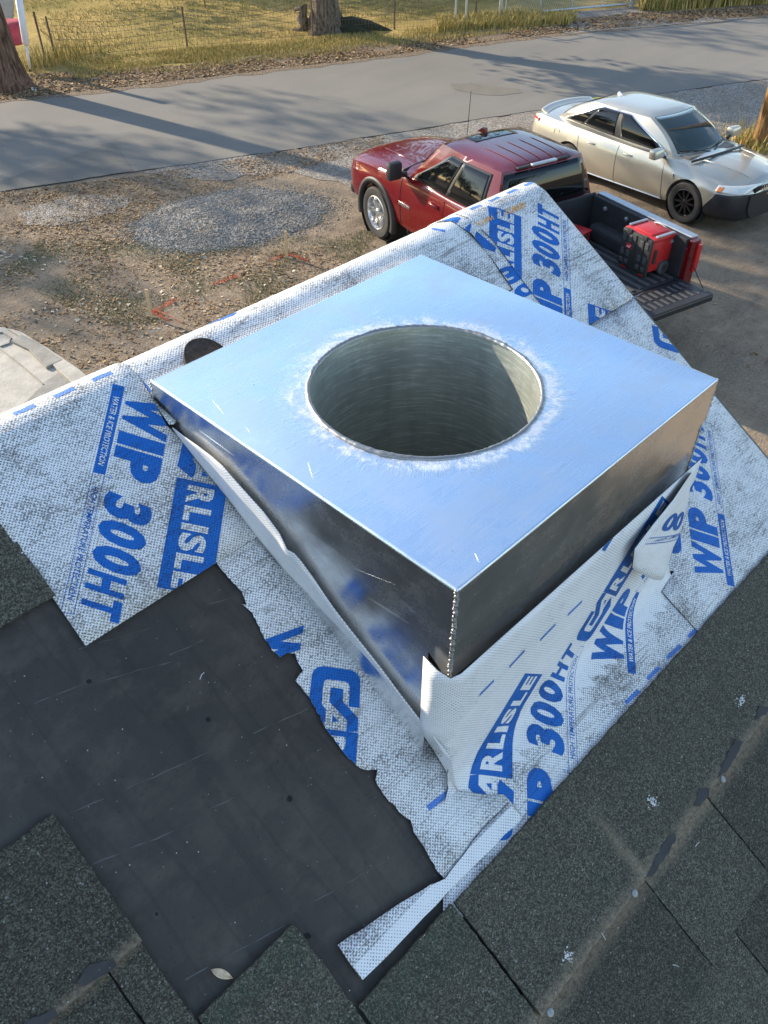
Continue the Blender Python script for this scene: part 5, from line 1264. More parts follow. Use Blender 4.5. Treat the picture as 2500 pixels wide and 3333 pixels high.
cf = empty('chain_link_fence', tuple(g(2300, 30)), 0, 'chain link fence with tall dry grass behind at the top right', 'fence'); ci = Matrix.Translation(-Vector(cf.location))
A, B_ = g(2060, 26), g(2900, -20); b = MB(); n = 110
for k in range(n-7):
    q = A.lerp(B_, k/n); q2 = A.lerp(B_, min(1, (k+8)/n)); b.tube([q+Vector((0, 0, .05)), q2+Vector((0, 0, 1.2))], 0.003, 3, cap=False); b.tube([q2+Vector((0, 0, .05)), q+Vector((0, 0, 1.2))], 0.003, 3, cap=False)
fpart(tag(b.build('wire_mesh', M_GALV, recalc=False), kind='stuff'), cf, ci)
for t in (0.0, .22, .44, .66, .88): q = A.lerp(B_, t); b = MB(); b.tube([q, q+Vector((0, 0, 1.3))], 0.03, 8); fpart(b.build('post', M_GALV), cf, ci)
b = MB(); b.tube([A+Vector((0, 0, 1.22)), B_+Vector((0, 0, 1.22))], 0.022, 6); fpart(b.build('rail', M_GALV), cf, ci)
# utility pole at the right
q = g(2468, 482); b = MB(); b.lathe([(0.165, -.1), (0.16, .5), (0.15, 3), (0.13, 9), (0.0005, 9.02)], 20, Matrix.Translation(q)); tag(b.build('utility_pole', M_POLE, smooth=True), 'brown wooden utility pole at the right edge beyond the silver car', 'utility pole')
# leaning white guard over a guy wire, left
q0 = g(99, 232); e = empty('guy_wire', tuple(q0), 0, 'white plastic guard on a slanting guy wire beside the left tree trunk', 'guy wire')
d0 = ray(62, 0); k0 = math.hypot(q0.x, q0.y)*0.985/math.hypot(d0.x, d0.y); q1 = CAM+d0*k0; v = q1-q0
b = MB(); b.tube([v*0.38, v*0.41, v*1.06], [0.05, 0.085, 0.085], 10); b.build('guard', M_WPAINT, e, smooth=True)
b = MB(); b.tube([v*0.03, v*0.39], 0.036, 8); b.build('sleeve', M_WPAINT, e, smooth=True)
b = MB(); b.tube([v*-.02, v*0.035], 0.036, 8); b.build('anchor', M_BLACKP, e)
# red and white canoe leaning behind the trunk, with a grey panel beside it
def at_d(u, v, dist):
    d = ray(u, v); return CAM+d*(dist/math.hypot(d.x, d.y))
M_REDW = simple('faded_red', (0.40, 0.045, 0.06), 0.6, 0.2, 8); M_CREAM = simple('cream_stripe', (0.75, 0.66, 0.50), 0.7, 0.1, 8)
cn = empty('canoe', tuple(g(40, 140)), 0, 'faded red canoe with a cream stripe leaning up behind the left tree trunk', 'canoe'); cni = Matrix.Translation(-Vector(cn.location))
DD = 25.8; A = at_d(36, 140, DD); T_ = at_d(52, 62, DD+.25); S1 = at_d(28, 55, DD+.3); dd = Vector((CF.x, CF.y, 0)).normalized()
b = MB(); lat = CR*0.42
for i in range(9):
    f = i/8; c = A.lerp((T_+S1)/2, f); w_ = 0.42*(1-0.75*max(0, (f-.75)/.25)**2)
    for j in range(9):
        a = math.pi*j/8; b.v.append(tuple(c+CR*(w_*math.cos(a))*.9-dd*(0.30*math.sin(a)*w_/.42)))
b.f = [(i*9+j, i*9+j+1, (i+1)*9+j+1, (i+1)*9+j) for i in range(8) for j in range(8)]; b.m = [0]*len(b.f)
o = b.build('hull', M_REDW, smooth=True); so = o.modifiers.new('thick', 'SOLIDIFY'); so.thickness = .02; fpart(o, cn, cni)
b = MB(); b.tube([A.lerp((T_+S1)/2, f)-dd*.31-CR*.05 for f in (0, .3, .6, .8)], 0.05, 6); fpart(b.build('stripe', M_CREAM), cn, cni)
b = MB(); A = at_d(-60, 110, 27); 
for k in range(6): b.box(tuple(at_d(-25, 85-16*k, 27.2)), (1.1, .06, .22), Matrix.Rotation(YAW-math.pi/2, 3, 'Z'))
tag(b.build('grey_trailer_side', M_GALV), 'grey ribbed trailer side at the top left behind the trunk', 'trailer')
# small white sign on a wire leg on the lawn
q = g(668, 26); e = empty('yard_sign', tuple(q), 0, 'small white sign on a thin leg far out on the lawn', 'sign'); b = MB(); b.box((0, 0, .55), (.46, .03, .20), Matrix.Rotation(YAW-math.pi/2-.2, 3, 'Z')); b.build('panel', M_WPAINT, e); b = MB(); b.tube([(0, 0, 0), (0, 0, .5)], .015, 6); b.build('leg', M_RUST, e)
# yellow mark and small light scraps on the road edge
sheet('yellow_paint_mark', [g(1925, 322), g(1968, 318), g(1975, 327), g(1935, 332)], 0.025, mat('yellow_paint', (0.75, 0.58, 0.05), 0.7), kind='structure')
# ------------------------------------------------------------------ vehicles (local frame: x forward, y left, origin under the front axle)
def lerp_tab(tab, x):
    """tab: rows (x, v1, v2, ...) ordered by x; smooth (Catmull-like) interpolation"""
    xs = [r[0] for r in tab]
    if x <= xs[0]: return tab[0][1:]
    if x >= xs[-1]: return tab[-1][1:]
    i = max(k for k in range(len(xs)-1) if xs[k] <= x); t = (x-xs[i])/(xs[i+1]-xs[i]); out = []
    for c in range(1, len(tab[0])):
        p1, p2 = tab[i][c], tab[i+1][c]; p0 = tab[i-1][c] if i > 0 else p1-(p2-p1); p3 = tab[i+2][c] if i+2 < len(tab) else p2+(p2-p1)
        h1, h2 = xs[i+1]-xs[i], 1
        m1 = (p2-p0)/((xs[i+1]-(xs[i-1] if i > 0 else xs[i]-h1)))*h1; m2 = (p3-p1)/(((xs[i+2] if i+2 < len(tab) else xs[i+1]+h1)-xs[i]))*h1
        if (p2-p1)*m1 < 0 or p1 == p2: m1 = 0
        if (p2-p1)*m2 < 0 or p1 == p2: m2 = 0
        out.append((2*t**3-3*t*t+1)*p1+(t**3-2*t*t+t)*m1+(-2*t**3+3*t*t)*p2+(t**3-t*t)*m2)
    return out
def loft_body(xs, ring, name, m, parent, cuts=(), smooth=35, solid=None):
    """ring(x) -> list of (y, z) from the middle underneath, up the left side, to the middle on top"""
    b = MB(); n = None
    for x in xs:
        R = ring(x); full = R+[(-y, z) for y, z in R[-2:0:-1]]; n = len(full)
        b.v += [(x, y, z) for y, z in full]
    k = len(xs); b.f = [(i*n+j, i*n+(j+1) % n, (i+1)*n+(j+1) % n, (i+1)*n+j) for i in range(k-1) for j in range(n)]
    b.f += [tuple(range(n))[::-1], tuple((k-1)*n+j for j in range(n))]; b.m = [0]*len(b.f)
    o = b.build(name, m, parent, auto=smooth)
    for (cx, cz, r, y0, y1) in cuts:
        c = MB(); c.lathe([(0.0001, y0), (r, y0), (r, y1), (0.0001, y1)], 40, Matrix.Translation((cx, 0, cz)) @ Matrix.Rotation(R_(-90), 4, 'X')); co = c.build('arch_cut', m)
        if parent: co.parent = parent
        md = o.modifiers.new('arch', 'BOOLEAN'); md.object = co; md.operation = 'DIFFERENCE'; md.solver = 'EXACT'
        bpy.context.view_layer.update(); dg = bpy.context.evaluated_depsgraph_get(); me = bpy.data.meshes.new_from_object(o.evaluated_get(dg)); o.modifiers.clear(); old = o.data; o.data = me; bpy.data.objects.remove(co)
    for p in o.data.polygons: p.use_smooth = True
    o.data.set_sharp_from_angle(angle=R_(smooth)); return o
def wheel(parent, x, y, r, w, spokes, mr, twist=0.0, side=1, split=True):
    """rim mesh with tyre child; side = +1 faces +y"""
    M = Matrix.Translation((x, y, r)) @ Matrix.Rotation(R_(-90*side), 4, 'X'); rr = r*0.66
    b = MB(); b.lathe([(rr, -w/2), (rr*1.02, w*.45), (rr*.97, w*.47), (rr*.93, w*.40), (rr*.90, -w*.1), (0.0005, -w*.12)], 40, M)
    for k in range(spokes):
        for dlt in ((-0.11, 0.11) if split else (0,)):
            a = 2*math.pi*k/spokes; a2 = a+dlt+twist; wd = 0.017 if split else 0.024
            P0 = Vector((math.cos(a)*rr*.18, math.sin(a)*rr*.18, w*.36)); P1 = Vector((math.cos(a2)*rr*.955, math.sin(a2)*rr*.955, w*.40)); d = (P1-P0).normalized(); s_ = Vector((-d.y, d.x, 0))*wd; dn = Vector((0, 0, .05))
            P = [P0-s_*1.3-dn, P1-s_*.9-dn, P1+s_*.9-dn, P0+s_*1.3-dn, P0-s_*.8, P1-s_*.55, P1+s_*.55, P0+s_*.8]; b.hexa([M @ p for p in P])
    b.lathe([(0.0005, w*.40), (rr*.16, w*.39), (rr*.22, w*.34), (rr*.22, w*.1)], 20, M)
    o = b.build('wheel', mr, parent, auto=30)
    t = MB(); prof = [(rr*.99, -w*.42), (r*.80, -w*.50), (r*.94, -w*.49), (r*.985, -w*.42), (r, -w*.30), (r, w*.30), (r*.985, w*.42), (r*.94, w*.49), (r*.80, w*.50), (rr*.99, w*.43)]; t.lathe(prof, 56, M)
    # tread blocks
    for k in range(56):
        a = 2*math.pi*k/56
        for zz in (-.3, 0.0, .3):
            c = M @ Vector((math.cos(a+zz*.1)*r*1.0, math.sin(a+zz*.1)*r*1.0, zz*w)); Rm = M.to_3x3() @ Matrix.Rotation(a+zz*.1, 3, 'Z'); t.box(c, (0.014, 0.030, w*.22), Rm)
    t.build('tyre', M_TYRE, o, auto=40, recalc=True); return o
def cabin(front, side_b, side_t, roof, zb, zt, bul=0.03):
    pass
class House_:
    """glasshouse: plan outline at belt and at roof, a in [0,4): 0-1 front (right to left), 1-2 left side (front to back), 2-3 rear, 3-4 right side"""
    def __init__(s, belt, top, bulge=0.02, exp=2.6):
        s.belt, s.top, s.bulge = belt, top, bulge
    def curve(s, c, a):
        a = a % 4; k = int(a); f = a-k
        xf, xr, wf, wr, cf, cr_, zf, zr = c           # front/rear x, half widths, front/rear bow, heights
        if k == 0: y = wf*(2*f-1); return Vector((xf-cf*(y/wf)**2, y, zf))
        if k == 1: return Vector((xf-cf+(xr+cr_-xf+cf)*f, wf+(wr-wf)*f+0.035*math.sin(math.pi*f), zf+(zr-zf)*f))
        if k == 2: y = wr*(1-2*f); return Vector((xr+cr_*(y/wr)**2, y, zr))
        return Vector((xr+cr_+(xf-cf-xr-cr_)*f, -(wr+(wf-wr)*f+0.035*math.sin(math.pi*f)), zr+(zf-zr)*f))
    def P(s, a, t):
        A, B_ = s.curve(s.belt, a), s.curve(s.top, a); p = A.lerp(B_, t); c = Vector(((s.belt[0]+s.belt[1])/2, 0, p.z)); d = (p-c); d.z = 0
        k = int(a % 4); o = Vector((1, 0, .6)) if k == 0 else Vector((-1, 0, .6)) if k == 2 else Vector((0, 1 if k == 1 else -1, 0.1))
        q = p+o.normalized()*s.bulge*math.sin(math.pi*t)*(1.0 if k in (1, 3) else 1.6)
        return q
    def N(s, a, t):
        e = 0.02; k = math.floor(a); a0, a1 = max(k+1e-4, a-e), min(k+1-1e-4, a+e); n = (s.P(a1, t)-s.P(a0, t)).cross(s.P((a0+a1)/2, min(1, t+e))-s.P((a0+a1)/2, max(0, t-e))); n.normalize()
        c = Vector(((s.belt[0]+s.belt[1])/2, 0, .8)); return n if n.dot(s.P(a, t)-c) > 0 else -n
    def panel(s, a0, a1, t0, t1, off, name, m, parent, na=14, nt=8, shape=None, thick=0.004, rnd=True):
        """patch over the surface; shape(f) -> (tlo, thi) bounds for f in 0..1 along a"""
        b = MB()
        for i in range(na+1):
            f = i/na; a = a0+(a1-a0)*f; lo, hi = (t0, t1) if not shape else shape(f)
            for j in range(nt+1): t = lo+(hi-lo)*j/nt; b.v.append(tuple(s.P(a, t)+s.N(a, t)*off))
        b.f = [(i*(nt+1)+j, (i+1)*(nt+1)+j, (i+1)*(nt+1)+j+1, i*(nt+1)+j+1) for i in range(na) for j in range(nt)]; b.m = [0]*len(b.f)
        o = b.build(name, m, parent, smooth=True, recalc=False)
        if thick: sm = o.modifiers.new('thick', 'SOLIDIFY'); sm.thickness = thick; sm.offset = 0
        return o
    def shell(s, name, m, parent, crown=0.05, open_front=None, n=14, nt=8):
        b = MB(); A = [i/n for i in range(4*n)]; N_ = len(A)
        for j in range(nt+1):
            for a in A: b.v.append(tuple(s.P(a+1e-6, j/nt)))
        for j in range(nt):
            for i in range(N_):
                if open_front and A[i] >= open_front[0]-1e-6 and A[i] < open_front[1]-1e-6 and open_front[2]-1e-6 <= j/nt < open_front[3]-1e-6: continue
                b.f.append((j*N_+i, j*N_+(i+1) % N_, (j+1)*N_+(i+1) % N_, (j+1)*N_+i))
        # roof: rows from front edge to rear edge
        M_ = 16; base = len(b.v)
        def RP(u, v):     # u 0 front..1 rear, v 0 right..1 left
            F = s.P(v*0.9998+1e-5, 1); Bk = s.P(2+(1-v)*0.9998+1e-5, 1); L = s.P(1+u*0.9998+1e-5, 1); Rr = s.P(3+(1-u)*0.9998+1e-5, 1)
            c = (F.lerp(Bk, u)+Rr.lerp(L, v))-((s.P(0.00001, 1).lerp(s.P(3-1e-5, 1), u)).lerp(s.P(1-1e-5, 1).lerp(s.P(2.00001, 1), u), v))
            k = (1-(2*v-1)**4)*(1-(2*u-1)**4); c.z += crown*k**.7; return c
        s.RP = RP
        for i in range(M_+1):
            for j in range(n+1): b.v.append(tuple(RP(i/M_, j/n)))
        b.f += [(base+i*(n+1)+j, base+i*(n+1)+j+1, base+(i+1)*(n+1)+j+1, base+(i+1)*(n+1)+j) for i in range(M_) for j in range(n)]
        b.m = [0]*len(b.f); bm_o = b.build(name, m, parent, auto=50)
        bm = bmesh.new(); bm.from_mesh(bm_o.data); bmesh.ops.remove_doubles(bm, verts=bm.verts, dist=0.004); bmesh.ops.recalc_face_normals(bm, faces=bm.faces); bm.to_mesh(bm_o.data); bm.free()
        for p in bm_o.data.polygons: p.use_smooth = True
        bm_o.data.set_sharp_from_angle(angle=R_(50)); return bm_o
def bar(pts, r, name, m, parent, n=6):
    b = MB(); b.tube(pts, r, n); return b.build(name, m, parent, smooth=True)
def rbox(c, d, name, m, parent, bev=0.02, rot=None):
    b = MB(); b.box(c, d, rot); return b.build(name, m, parent, bevel=bev, auto=40)

# ================================================================== silver-gold sedan
car = empty('sedan', (14.556, 6.038, 0.02), R_(-100.4), 'champagne silver sedan with black wheels and a black front bumper parked behind the pickup truck', 'car')
car.rotation_euler = (0, R_(-2.5), R_(-100.4)); car.scale = (.97, .97, .97)
WT = [  # x, half width low, half width max, z under, z max-width, z shoulder, shoulder width, z top(mid), z edge of top
    (-4.20, .50, .62, .42, .62, .92, .56, .98, .96), (-4.10, .66, .78, .34, .62, .98, .70, 1.03, 1.02), (-3.80, .78, .90, .28, .66, 1.01, .80, 1.075, 1.05), (-3.2, .86, .95, .22, .66, 1.0, .84, 1.08, 1.05), (-2.4, .89, .962, .20, .66, .985, .87, 1.04, 1.02), (-1.4, .89, .962, .20, .64, .955, .875, .99, .98),
    (-.7, .88, .958, .20, .62, .945, .86, .985, .965), (-.1, .86, .952, .21, .62, .90, .80, .985, .93), (.35, .84, .945, .22, .58, .85, .76, .955, .90), (.65, .80, .90, .23, .54, .80, .69, .915, .85), (.85, .70, .80, .25, .50, .76, .60, .86, .80), (.95, .58, .68, .28, .47, .71, .50, .80, .74), (.995, .46, .54, .31, .45, .64, .40, .70, .67)]
def ring_car(x):
    wl_, wm, zu, zm, zs, ws, zt_, ze = lerp_tab(WT, x)
    return [(0, zu), (wl_*.75, zu), (wl_, zu+.05), (wm*.985, zu+.16), (wm, zm-.08), (wm*.995, zm+.08), (wm*.97, zs-.12), ((wm*.955+ws)/2, zs-.03), (ws, zs+.008), (ws*.8, (ze+zs)/2+.012), (ws*.5, ze+.4*(zt_-ze)), (ws*.22, zt_-.05*(zt_-ze)), (0, zt_)]
xs = [-4.20+5.195*i/60 for i in range(61)]
body = loft_body(xs, ring_car, 'body', M_GOLD, car, cuts=((0, .345, .40, -1.2, -.62), (0, .345, .40, .62, 1.2), (-2.87, .345, .40, -1.2, -.62), (-2.87, .345, .40, .62, 1.2)))
GH = House_((-0.30, -3.62, .74, .66, .22, .10, .93, 1.02), (-1.20, -2.78, .60, .565, .10, .06, 1.435, 1.435), 0.04)
GH.shell('roof', M_GOLD, car, 0.075, open_front=(1/14, 13/14, 1/8, 1.0))
wsn = GH.panel(.06, .94, .10, .985, 0.003, 'windscreen', M_WSCREEN, car, 18, 10, thick=0.005)
for a0, a1, sgn in ((1, 2, 1), (4, 3, -1)):
    am = lambda f: a0+(a1-a0)*f
    # chrome outline below the glass, then the panes
    def shp(f, top=.93, lo=.07):
        hi = top-0.0; e = 1.0
        if f < .35: hi = lo+(top-lo)*min(1, (f+.02)/.30)**.62
        if f > .72: hi = lo+(top-lo)*max(0.02, 1-((f-.72)/.28)**2.2)
        return (lo, max(lo+.01, hi))
    GH.panel(am(.035), am(.955), 0, 1, .006, 'window_trim', M_CHROME, car, 40, 8, shape=lambda f: (lambda q: (q[0]-.035, q[1]+.035))(shp(f)), thick=.006)
    GH.panel(am(.05), am(.94), 0, 1, .0095, 'window_surround', M_BLACKP, car, 40, 8, shape=shp, thick=.004)
    def sub(f0, f1): return lambda f: shp((f0+(f1-f0)*f))
    for f0, f1 in ((.03, .415), (.475, .80), (.815, .965)):
        GH.panel(am(.05+.89*f0), am(.05+.89*f1), 0, 1, .013, 'side_window', M_GLASS, car, 20, 8, shape=(lambda f0, f1: lambda f: (lambda q: (q[0]+.025, max(q[0]+.03, q[1]-.03)))(shp(f0+(f1-f0)*f)))(f0, f1), thick=.003)
GH.panel(2.08, 2.92, .08, .92, .006, 'rear_window', M_GLASS, car)
# cabin seen through the windscreen
rbox((-.62, 0, .93), (.70, 1.25, .10), 'dashboard', M_INT, car, .03)
rbox((-1.9, 0, .80), (2.2, 1.2, .10), 'cabin_floor', M_INT, car, .02)
for y in (-.36, .36): rbox((-1.72, y, 1.05), (.16, .46, .52), 'seat', M_INTL if y < 0 else M_INT, car, .05, Matrix.Rotation(R_(-14), 3, 'Y')); rbox((-1.80, y, 1.33), (.10, .24, .14), 'headrest', M_INT, car, .03)
b = MB(); M = Matrix.Translation((-.98, .36, 1.06)) @ Matrix.Rotation(R_(-62), 4, 'Y')
b.lathe([(.185+.016*math.cos(a), .016*math.sin(a)) for a in [2*math.pi*k/8 for k in range(8)]], 28, M, close=True)
for a in (0.2, 2.1, 4.2): b.tube([M @ Vector((0, 0, 0)), M @ Vector((.18*math.cos(a), .18*math.sin(a), 0))], .018, 5)
b.ball(M @ Vector((0, 0, 0)), .06, n=10, k=6); b.build('steering_wheel', M_INTL, car, smooth=True)
# seams, handles, trim
def on_car(x, z, off=0.0):
    R = ring_car(x); 
    for (y0, z0), (y1, z1) in zip(R[2:], R[3:]):
        if z0 <= z <= z1: return y0+(y1-y0)*(z-z0)/(z1-z0)+off
    return R[6][0]+off
for sgn in (-1, 1):
    for xd, xt in ((-.52, -.60), (-1.66, -1.66), (-2.62, -2.68)):
        zz = [.26+.035*i for i in range(21)]; pts = [(xd+(xt-xd)*(i/20)**2, sgn*on_car(xd, z, .0005), z) for i, z in enumerate(zz)]; bar(pts, .0045, 'door_gap', M_SEAM, car, 5)
    bar([(-.52-.05*k*2.12/2, sgn*on_car(-.6, .30, .002), .27+.0*k) for k in range(40)], .010, 'rocker_trim', M_CHROME, car, 6)
    for xd in (-1.40, -2.32):
        y = on_car(xd, .83, .026); bar([(xd-.10, sgn*(y-.024), .835), (xd-.07, sgn*y, .84), (xd+.07, sgn*y, .84), (xd+.10, sgn*(y-.024), .835)], .014, 'door_handle', M_GOLD, car, 8)
    y = on_car(-.28, .72, .004); rbox((-.30, sgn*y, .70), (.035, .012, .15), 'fender_vent', M_CHROME, car, .004, Matrix.Rotation(R_(-14), 3, 'Y'))
    mr = rbox((-.66, sgn*1.06, 1.045), (.16, .27, .17), 'wing_mirror', M_GOLD, car, .045); bar([(-.62, sgn*.86, .96), (-.64, sgn*.98, 1.0)], .03, 'mirror_arm', M_BLACKP, mr)
    # lamps
    hl = MB()
    def lampP(u, v):   # wraps from the front round the corner
        x = .952-.40*u; z = .665+.020*u+(.115-.030*u)*v
        return (x+.012*(1-u), sgn*(on_car(x, z)+.010), z)
    hl.grid(lampP, 10, 4); o = hl.build('headlight', M_LENS, car, smooth=True); so = o.modifiers.new('thick', 'SOLIDIFY'); so.thickness = .03; so.offset = 0
    hl = MB(); hl.grid(lambda u, v: tuple(Vector(lampP(.74+.22*u, .12+.76*v))+Vector((.010, sgn*.022, 0))), 4, 3); oo = hl.build('indicator_lens', M_AMBER, o, smooth=True); so = oo.modifiers.new('thick', 'SOLIDIFY'); so.thickness = .012
    tl = MB(); tl.grid(lambda u, v: (-4.14+.30*u**1.4, sgn*(.70+.16*u), .74+.20*v+.03*u), 6, 4); o = tl.build('tail_lamp', M_TAIL, car, smooth=True); so = o.modifiers.new('thick', 'SOLIDIFY'); so.thickness = .03
    bar([(-4.16, sgn*.69, .88), (-4.0, sgn*.80, .89), (-3.86, sgn*.855, .90)], .010, 'lamp_trim', M_CHROME, car)
# black front bumper shell
def ring_bump(x):
    wl_, wm, zu, zm, zs, ws, zt_, ze = lerp_tab(WT, x); k = 1.02; zc = .655-.24*max(0, (.58-x)/.18)
    return [(0, zu-.06), (wl_*.85*k, zu-.06), (wl_*k, zu), (wm*.985*k, zu+.10), (wm*k, zu+.18), (wm*k, max(zu+.19, zc-.03)), (wm*.985*k, max(zu+.20, zc)), (0, max(zu+.20, zc))]
bumper = loft_body([.42+.61*i/20 for i in range(21)], lambda x: [(y, z) for y, z in ring_bump(min(x, .985))] if x <= .985 else [(y*.96, z) for y, z in ring_bump(.985)], 'front_bumper', M_BUMPER, car, cuts=((0, .345, .41, -1.2, -.62), (0, .345, .41, .62, 1.2)))
for s_ in (-1, 1):
    b = MB(); M = Matrix.Translation((.83, s_*.66, .31)) @ Matrix.Rotation(R_(90), 4, 'Y') @ Matrix.Rotation(R_(s_*-28), 4, 'X'); b.lathe([(.062, -.03), (.058, .008), (.0005, .012)], 16, M); o = b.build('fog_lamp', M_LENS, car, auto=40)
rbox((.90, 0, .36), (.14, 1.05, .10), 'lower_intake', M_SEAM, car, .02)
# chrome split grille
for s_ in (-1, 1):
    b = MB(); 
    for k in range(9): y = s_*(.06+.042*k); b.box((1.0-.10*(y/.45)**2, y, .665), (.05, .014, .17-.05*abs(k-3)/6), Matrix.Rotation(R_(-12), 3, 'Y'))
    o = b.build('grille_bars', M_CHROME, car); tag(o, kind='stuff'); rbox((.965, s_*.22, .66), (.05, .40, .17), 'grille', M_SEAM, car, .02)
# hood creases, wipers, antenna fin, spoiler lip
for s_ in (-1, 1):
    bar([(-.20, s_*.52, .972), (.2, s_*.47, .965), (.55, s_*.41, .925), (.78, s_*.37, .875)], .009, 'hood_crease', M_GOLD, car)
    bar([(-.34+.05, s_*.05, .985), (-.42, s_*.35, 1.02), (-.52, s_*.62, 1.04)], .010, 'wiper', M_BLACKP, car)
bar([(-.16, -.72, .965), (-.09, -.35, .99), (-.07, 0, 1.0), (-.09, .35, .99), (-.16, .72, .965)], .022, 'cowl', M_BLACKP, car, 8)
b = MB(); b.prism([(-2.50, 0, 1.49), (-2.64, 0, 1.485), (-2.63, 0, 1.53), (-2.60, 0, 1.535)], (0, -.02, 0), (0, .02, 0)); b.build('antenna_fin', M_WPAINT, car, bevel=.006)
b = MB(); b.grid(lambda u, v: (-4.12+.20*v+.16*(2*u-1)**2, (2*u-1)*.70, 1.045+.055*(1-v)**1.5-.03*(2*u-1)**4), 20, 5); o = b.build('boot_spoiler', M_GOLD, car, smooth=True); so = o.modifiers.new('thick', 'SOLIDIFY'); so.thickness = .02
b = MB(); y = -on_car(-3.25, .84, .002); b.tube([(-3.33, y, .76), (-3.33, y-.0, .90), (-3.19, y, .90), (-3.19, y, .76), (-3.33, y, .76)], .003, 4); b.build('fuel_flap', M_SEAM, car)
b = MB(); b.box((.93, 0, .80), (.02, .03, .05)); b.build('bonnet_badge', M_CHROME, car, bevel=.005)
for (x, y, s_) in ((0, -.83, -1), (0, .83, 1), (-2.87, -.83, -1), (-2.87, .83, 1)): wheel(car, x, y, .345, .235, 10, M_BLKRIM, side=s_, split=False)
b = MB(); b.box((-1.45, 0, .30), (4.2, 1.40, .16)); b.build('underbody', M_SEAM, car)
for x in (0, -2.87):
    for s_ in (-1, 1): b = MB(); b.lathe([(.405, -.12), (.405, .14)], 28, Matrix.Translation((x, s_*.78, .345)) @ Matrix.Rotation(R_(90), 4, 'X')); o = b.build('wheel_well', M_SEAM, car, recalc=False)

# ================================================================== red pickup
tk = empty('pickup_truck', (10.55, 9.35, 0), R_(76.5), 'dark red crew cab pickup truck with its tailgate down, parked behind the roof peak', 'pickup truck')
TT = [  # x, half low, half max, z under, z mid, z shoulder, shoulder half width, z top mid, z top edge
    (-2.98, .96, 1.0, .42, .85, 1.27, .93, 1.31, 1.30), (-2.0, .97, 1.005, .42, .85, 1.27, .93, 1.31, 1.30), (-.9, .97, 1.005, .42, .85, 1.24, .93, 1.28, 1.26), (-.55, .98, 1.01, .44, .85, 1.205, .93, 1.265, 1.235), (0, .99, 1.02, .46, .86, 1.165, .92, 1.245, 1.205), (.45, .98, 1.015, .46, .84, 1.125, .90, 1.215, 1.17), (.72, .965, 1.0, .46, .82, 1.085, .88, 1.185, 1.13), (.88, .92, .96, .48, .80, 1.04, .84, 1.15, 1.09), (.94, .87, .91, .5, .78, .99, .79, 1.08, 1.03)]
def ring_tk(x):
    wl_, wm, zu, zm, zs, ws, zt_, ze = lerp_tab(TT, x)
    bulg = .03 if x > -.6 else 0
    return [(0, zu), (wl_*.8, zu), (wl_, zu+.03), (wm*.99, zu+.14), (wm, zm-.05), (wm, zm+.12), (wm*.985, zs-.14), (wm*.96, zs-.03), (ws*1.0, zs+.02), (ws*.86, ze+.0), (ws*.72, ze+bulg), (ws*.50, ze+bulg+.4*(zt_-ze)), (ws*.22, zt_), (0, zt_)]
tbody = loft_body([-2.98+3.93*i/46 for i in range(47)], ring_tk, 'body', M_RED, tk, cuts=((0, .42, .50, -1.3, -.68), (0, .42, .50, .68, 1.3)))
TG = House_((-.62, -2.92, 0.91, .91, .22, .03, 1.24, 1.28), (-1.30, -2.80, .71, .71, .10, .03, 1.86, 1.87), 0.022)
TG.shell('roof', M_RED, tk, 0.06)
TG.panel(.05, .95, .06, .94, .006, 'windscreen', M_GLASS, tk, 16, 8)
for a0, a1 in ((1, 2), (4, 3)):
    am = lambda f: a0+(a1-a0)*f
    def shp(f, lo=.05, top=.90):
        hi = top
        if f < .26: hi = lo+(top-lo)*min(1, .10+f/.26*.92)
        return lo, hi
    TG.panel(am(.04), am(.90), 0, 1, .005, 'window_surround', M_BLACKP, tk, 30, 6, shape=shp, thick=.004)
    for f0, f1 in ((.035, .50), (.535, .965)):
        TG.panel(am(.04+.86*f0), am(.04+.86*f1), 0, 1, .0085, 'side_window', M_GLASS, tk, 18, 6, shape=(lambda f0, f1: lambda f: (lambda q: (q[0]+.03, max(q[0]+.035, q[1]-.04)))(shp(f0+(f1-f0)*f)))(f0, f1), thick=.003)
    TG.panel(am(.05), am(.92), -.045, .005, .010, 'belt_trim', M_CHROME, tk, 24, 2, thick=.008)
TG.panel(2.03, 2.97, .06, .93, .006, 'rear_window', M_GLASS, tk, 16, 6)
b = MB(); b.box((-2.80, 0, 1.885), (.06, .44, .035)); b.build('brake_lamp', M_GALV, tk, bevel=.01)
for y in (-.36, .36): b = MB(); b.box((-2.80, y, 1.885), (.05, .22, .03)); b.build('roof_clip', M_BLACKP, tk, bevel=.008)
# dark pane standing in for a reflection on the cab roof; ribs, fin, antenna
b = MB(); b.grid(lambda u, v: tuple(TG.RP(.09+.20*u, .24+.52*v)+Vector((0, 0, .004))), 10, 10); o = b.build('roof_reflection', M_GLASS, tk, smooth=True); so = o.modifiers.new('thick', 'SOLIDIFY'); so.thickness = .004
for v in (.22, .36, .50, .64, .78): b = MB(); b.tube([TG.RP(.44+.52*k/10, v)+Vector((0, 0, .004)) for k in range(11)], [.001]+[.004]*9+[.001], 8); b.build('roof_rib', M_RED, tk, smooth=True)
q = TG.RP(.06, .5); b = MB(); b.prism([(q.x+.10, 0, q.z), (q.x-.10, 0, q.z+.01), (q.x-.09, 0, q.z+.085), (q.x-.03, 0, q.z+.09)], (0, -.028, 0), (0, .028, 0)); b.build('antenna_fin', M_RED, tk, bevel=.01)
bar([(.02, -.80, 1.26), (.0, -.81, 2.02)], .006, 'antenna', M_BLACKP, tk, 5)
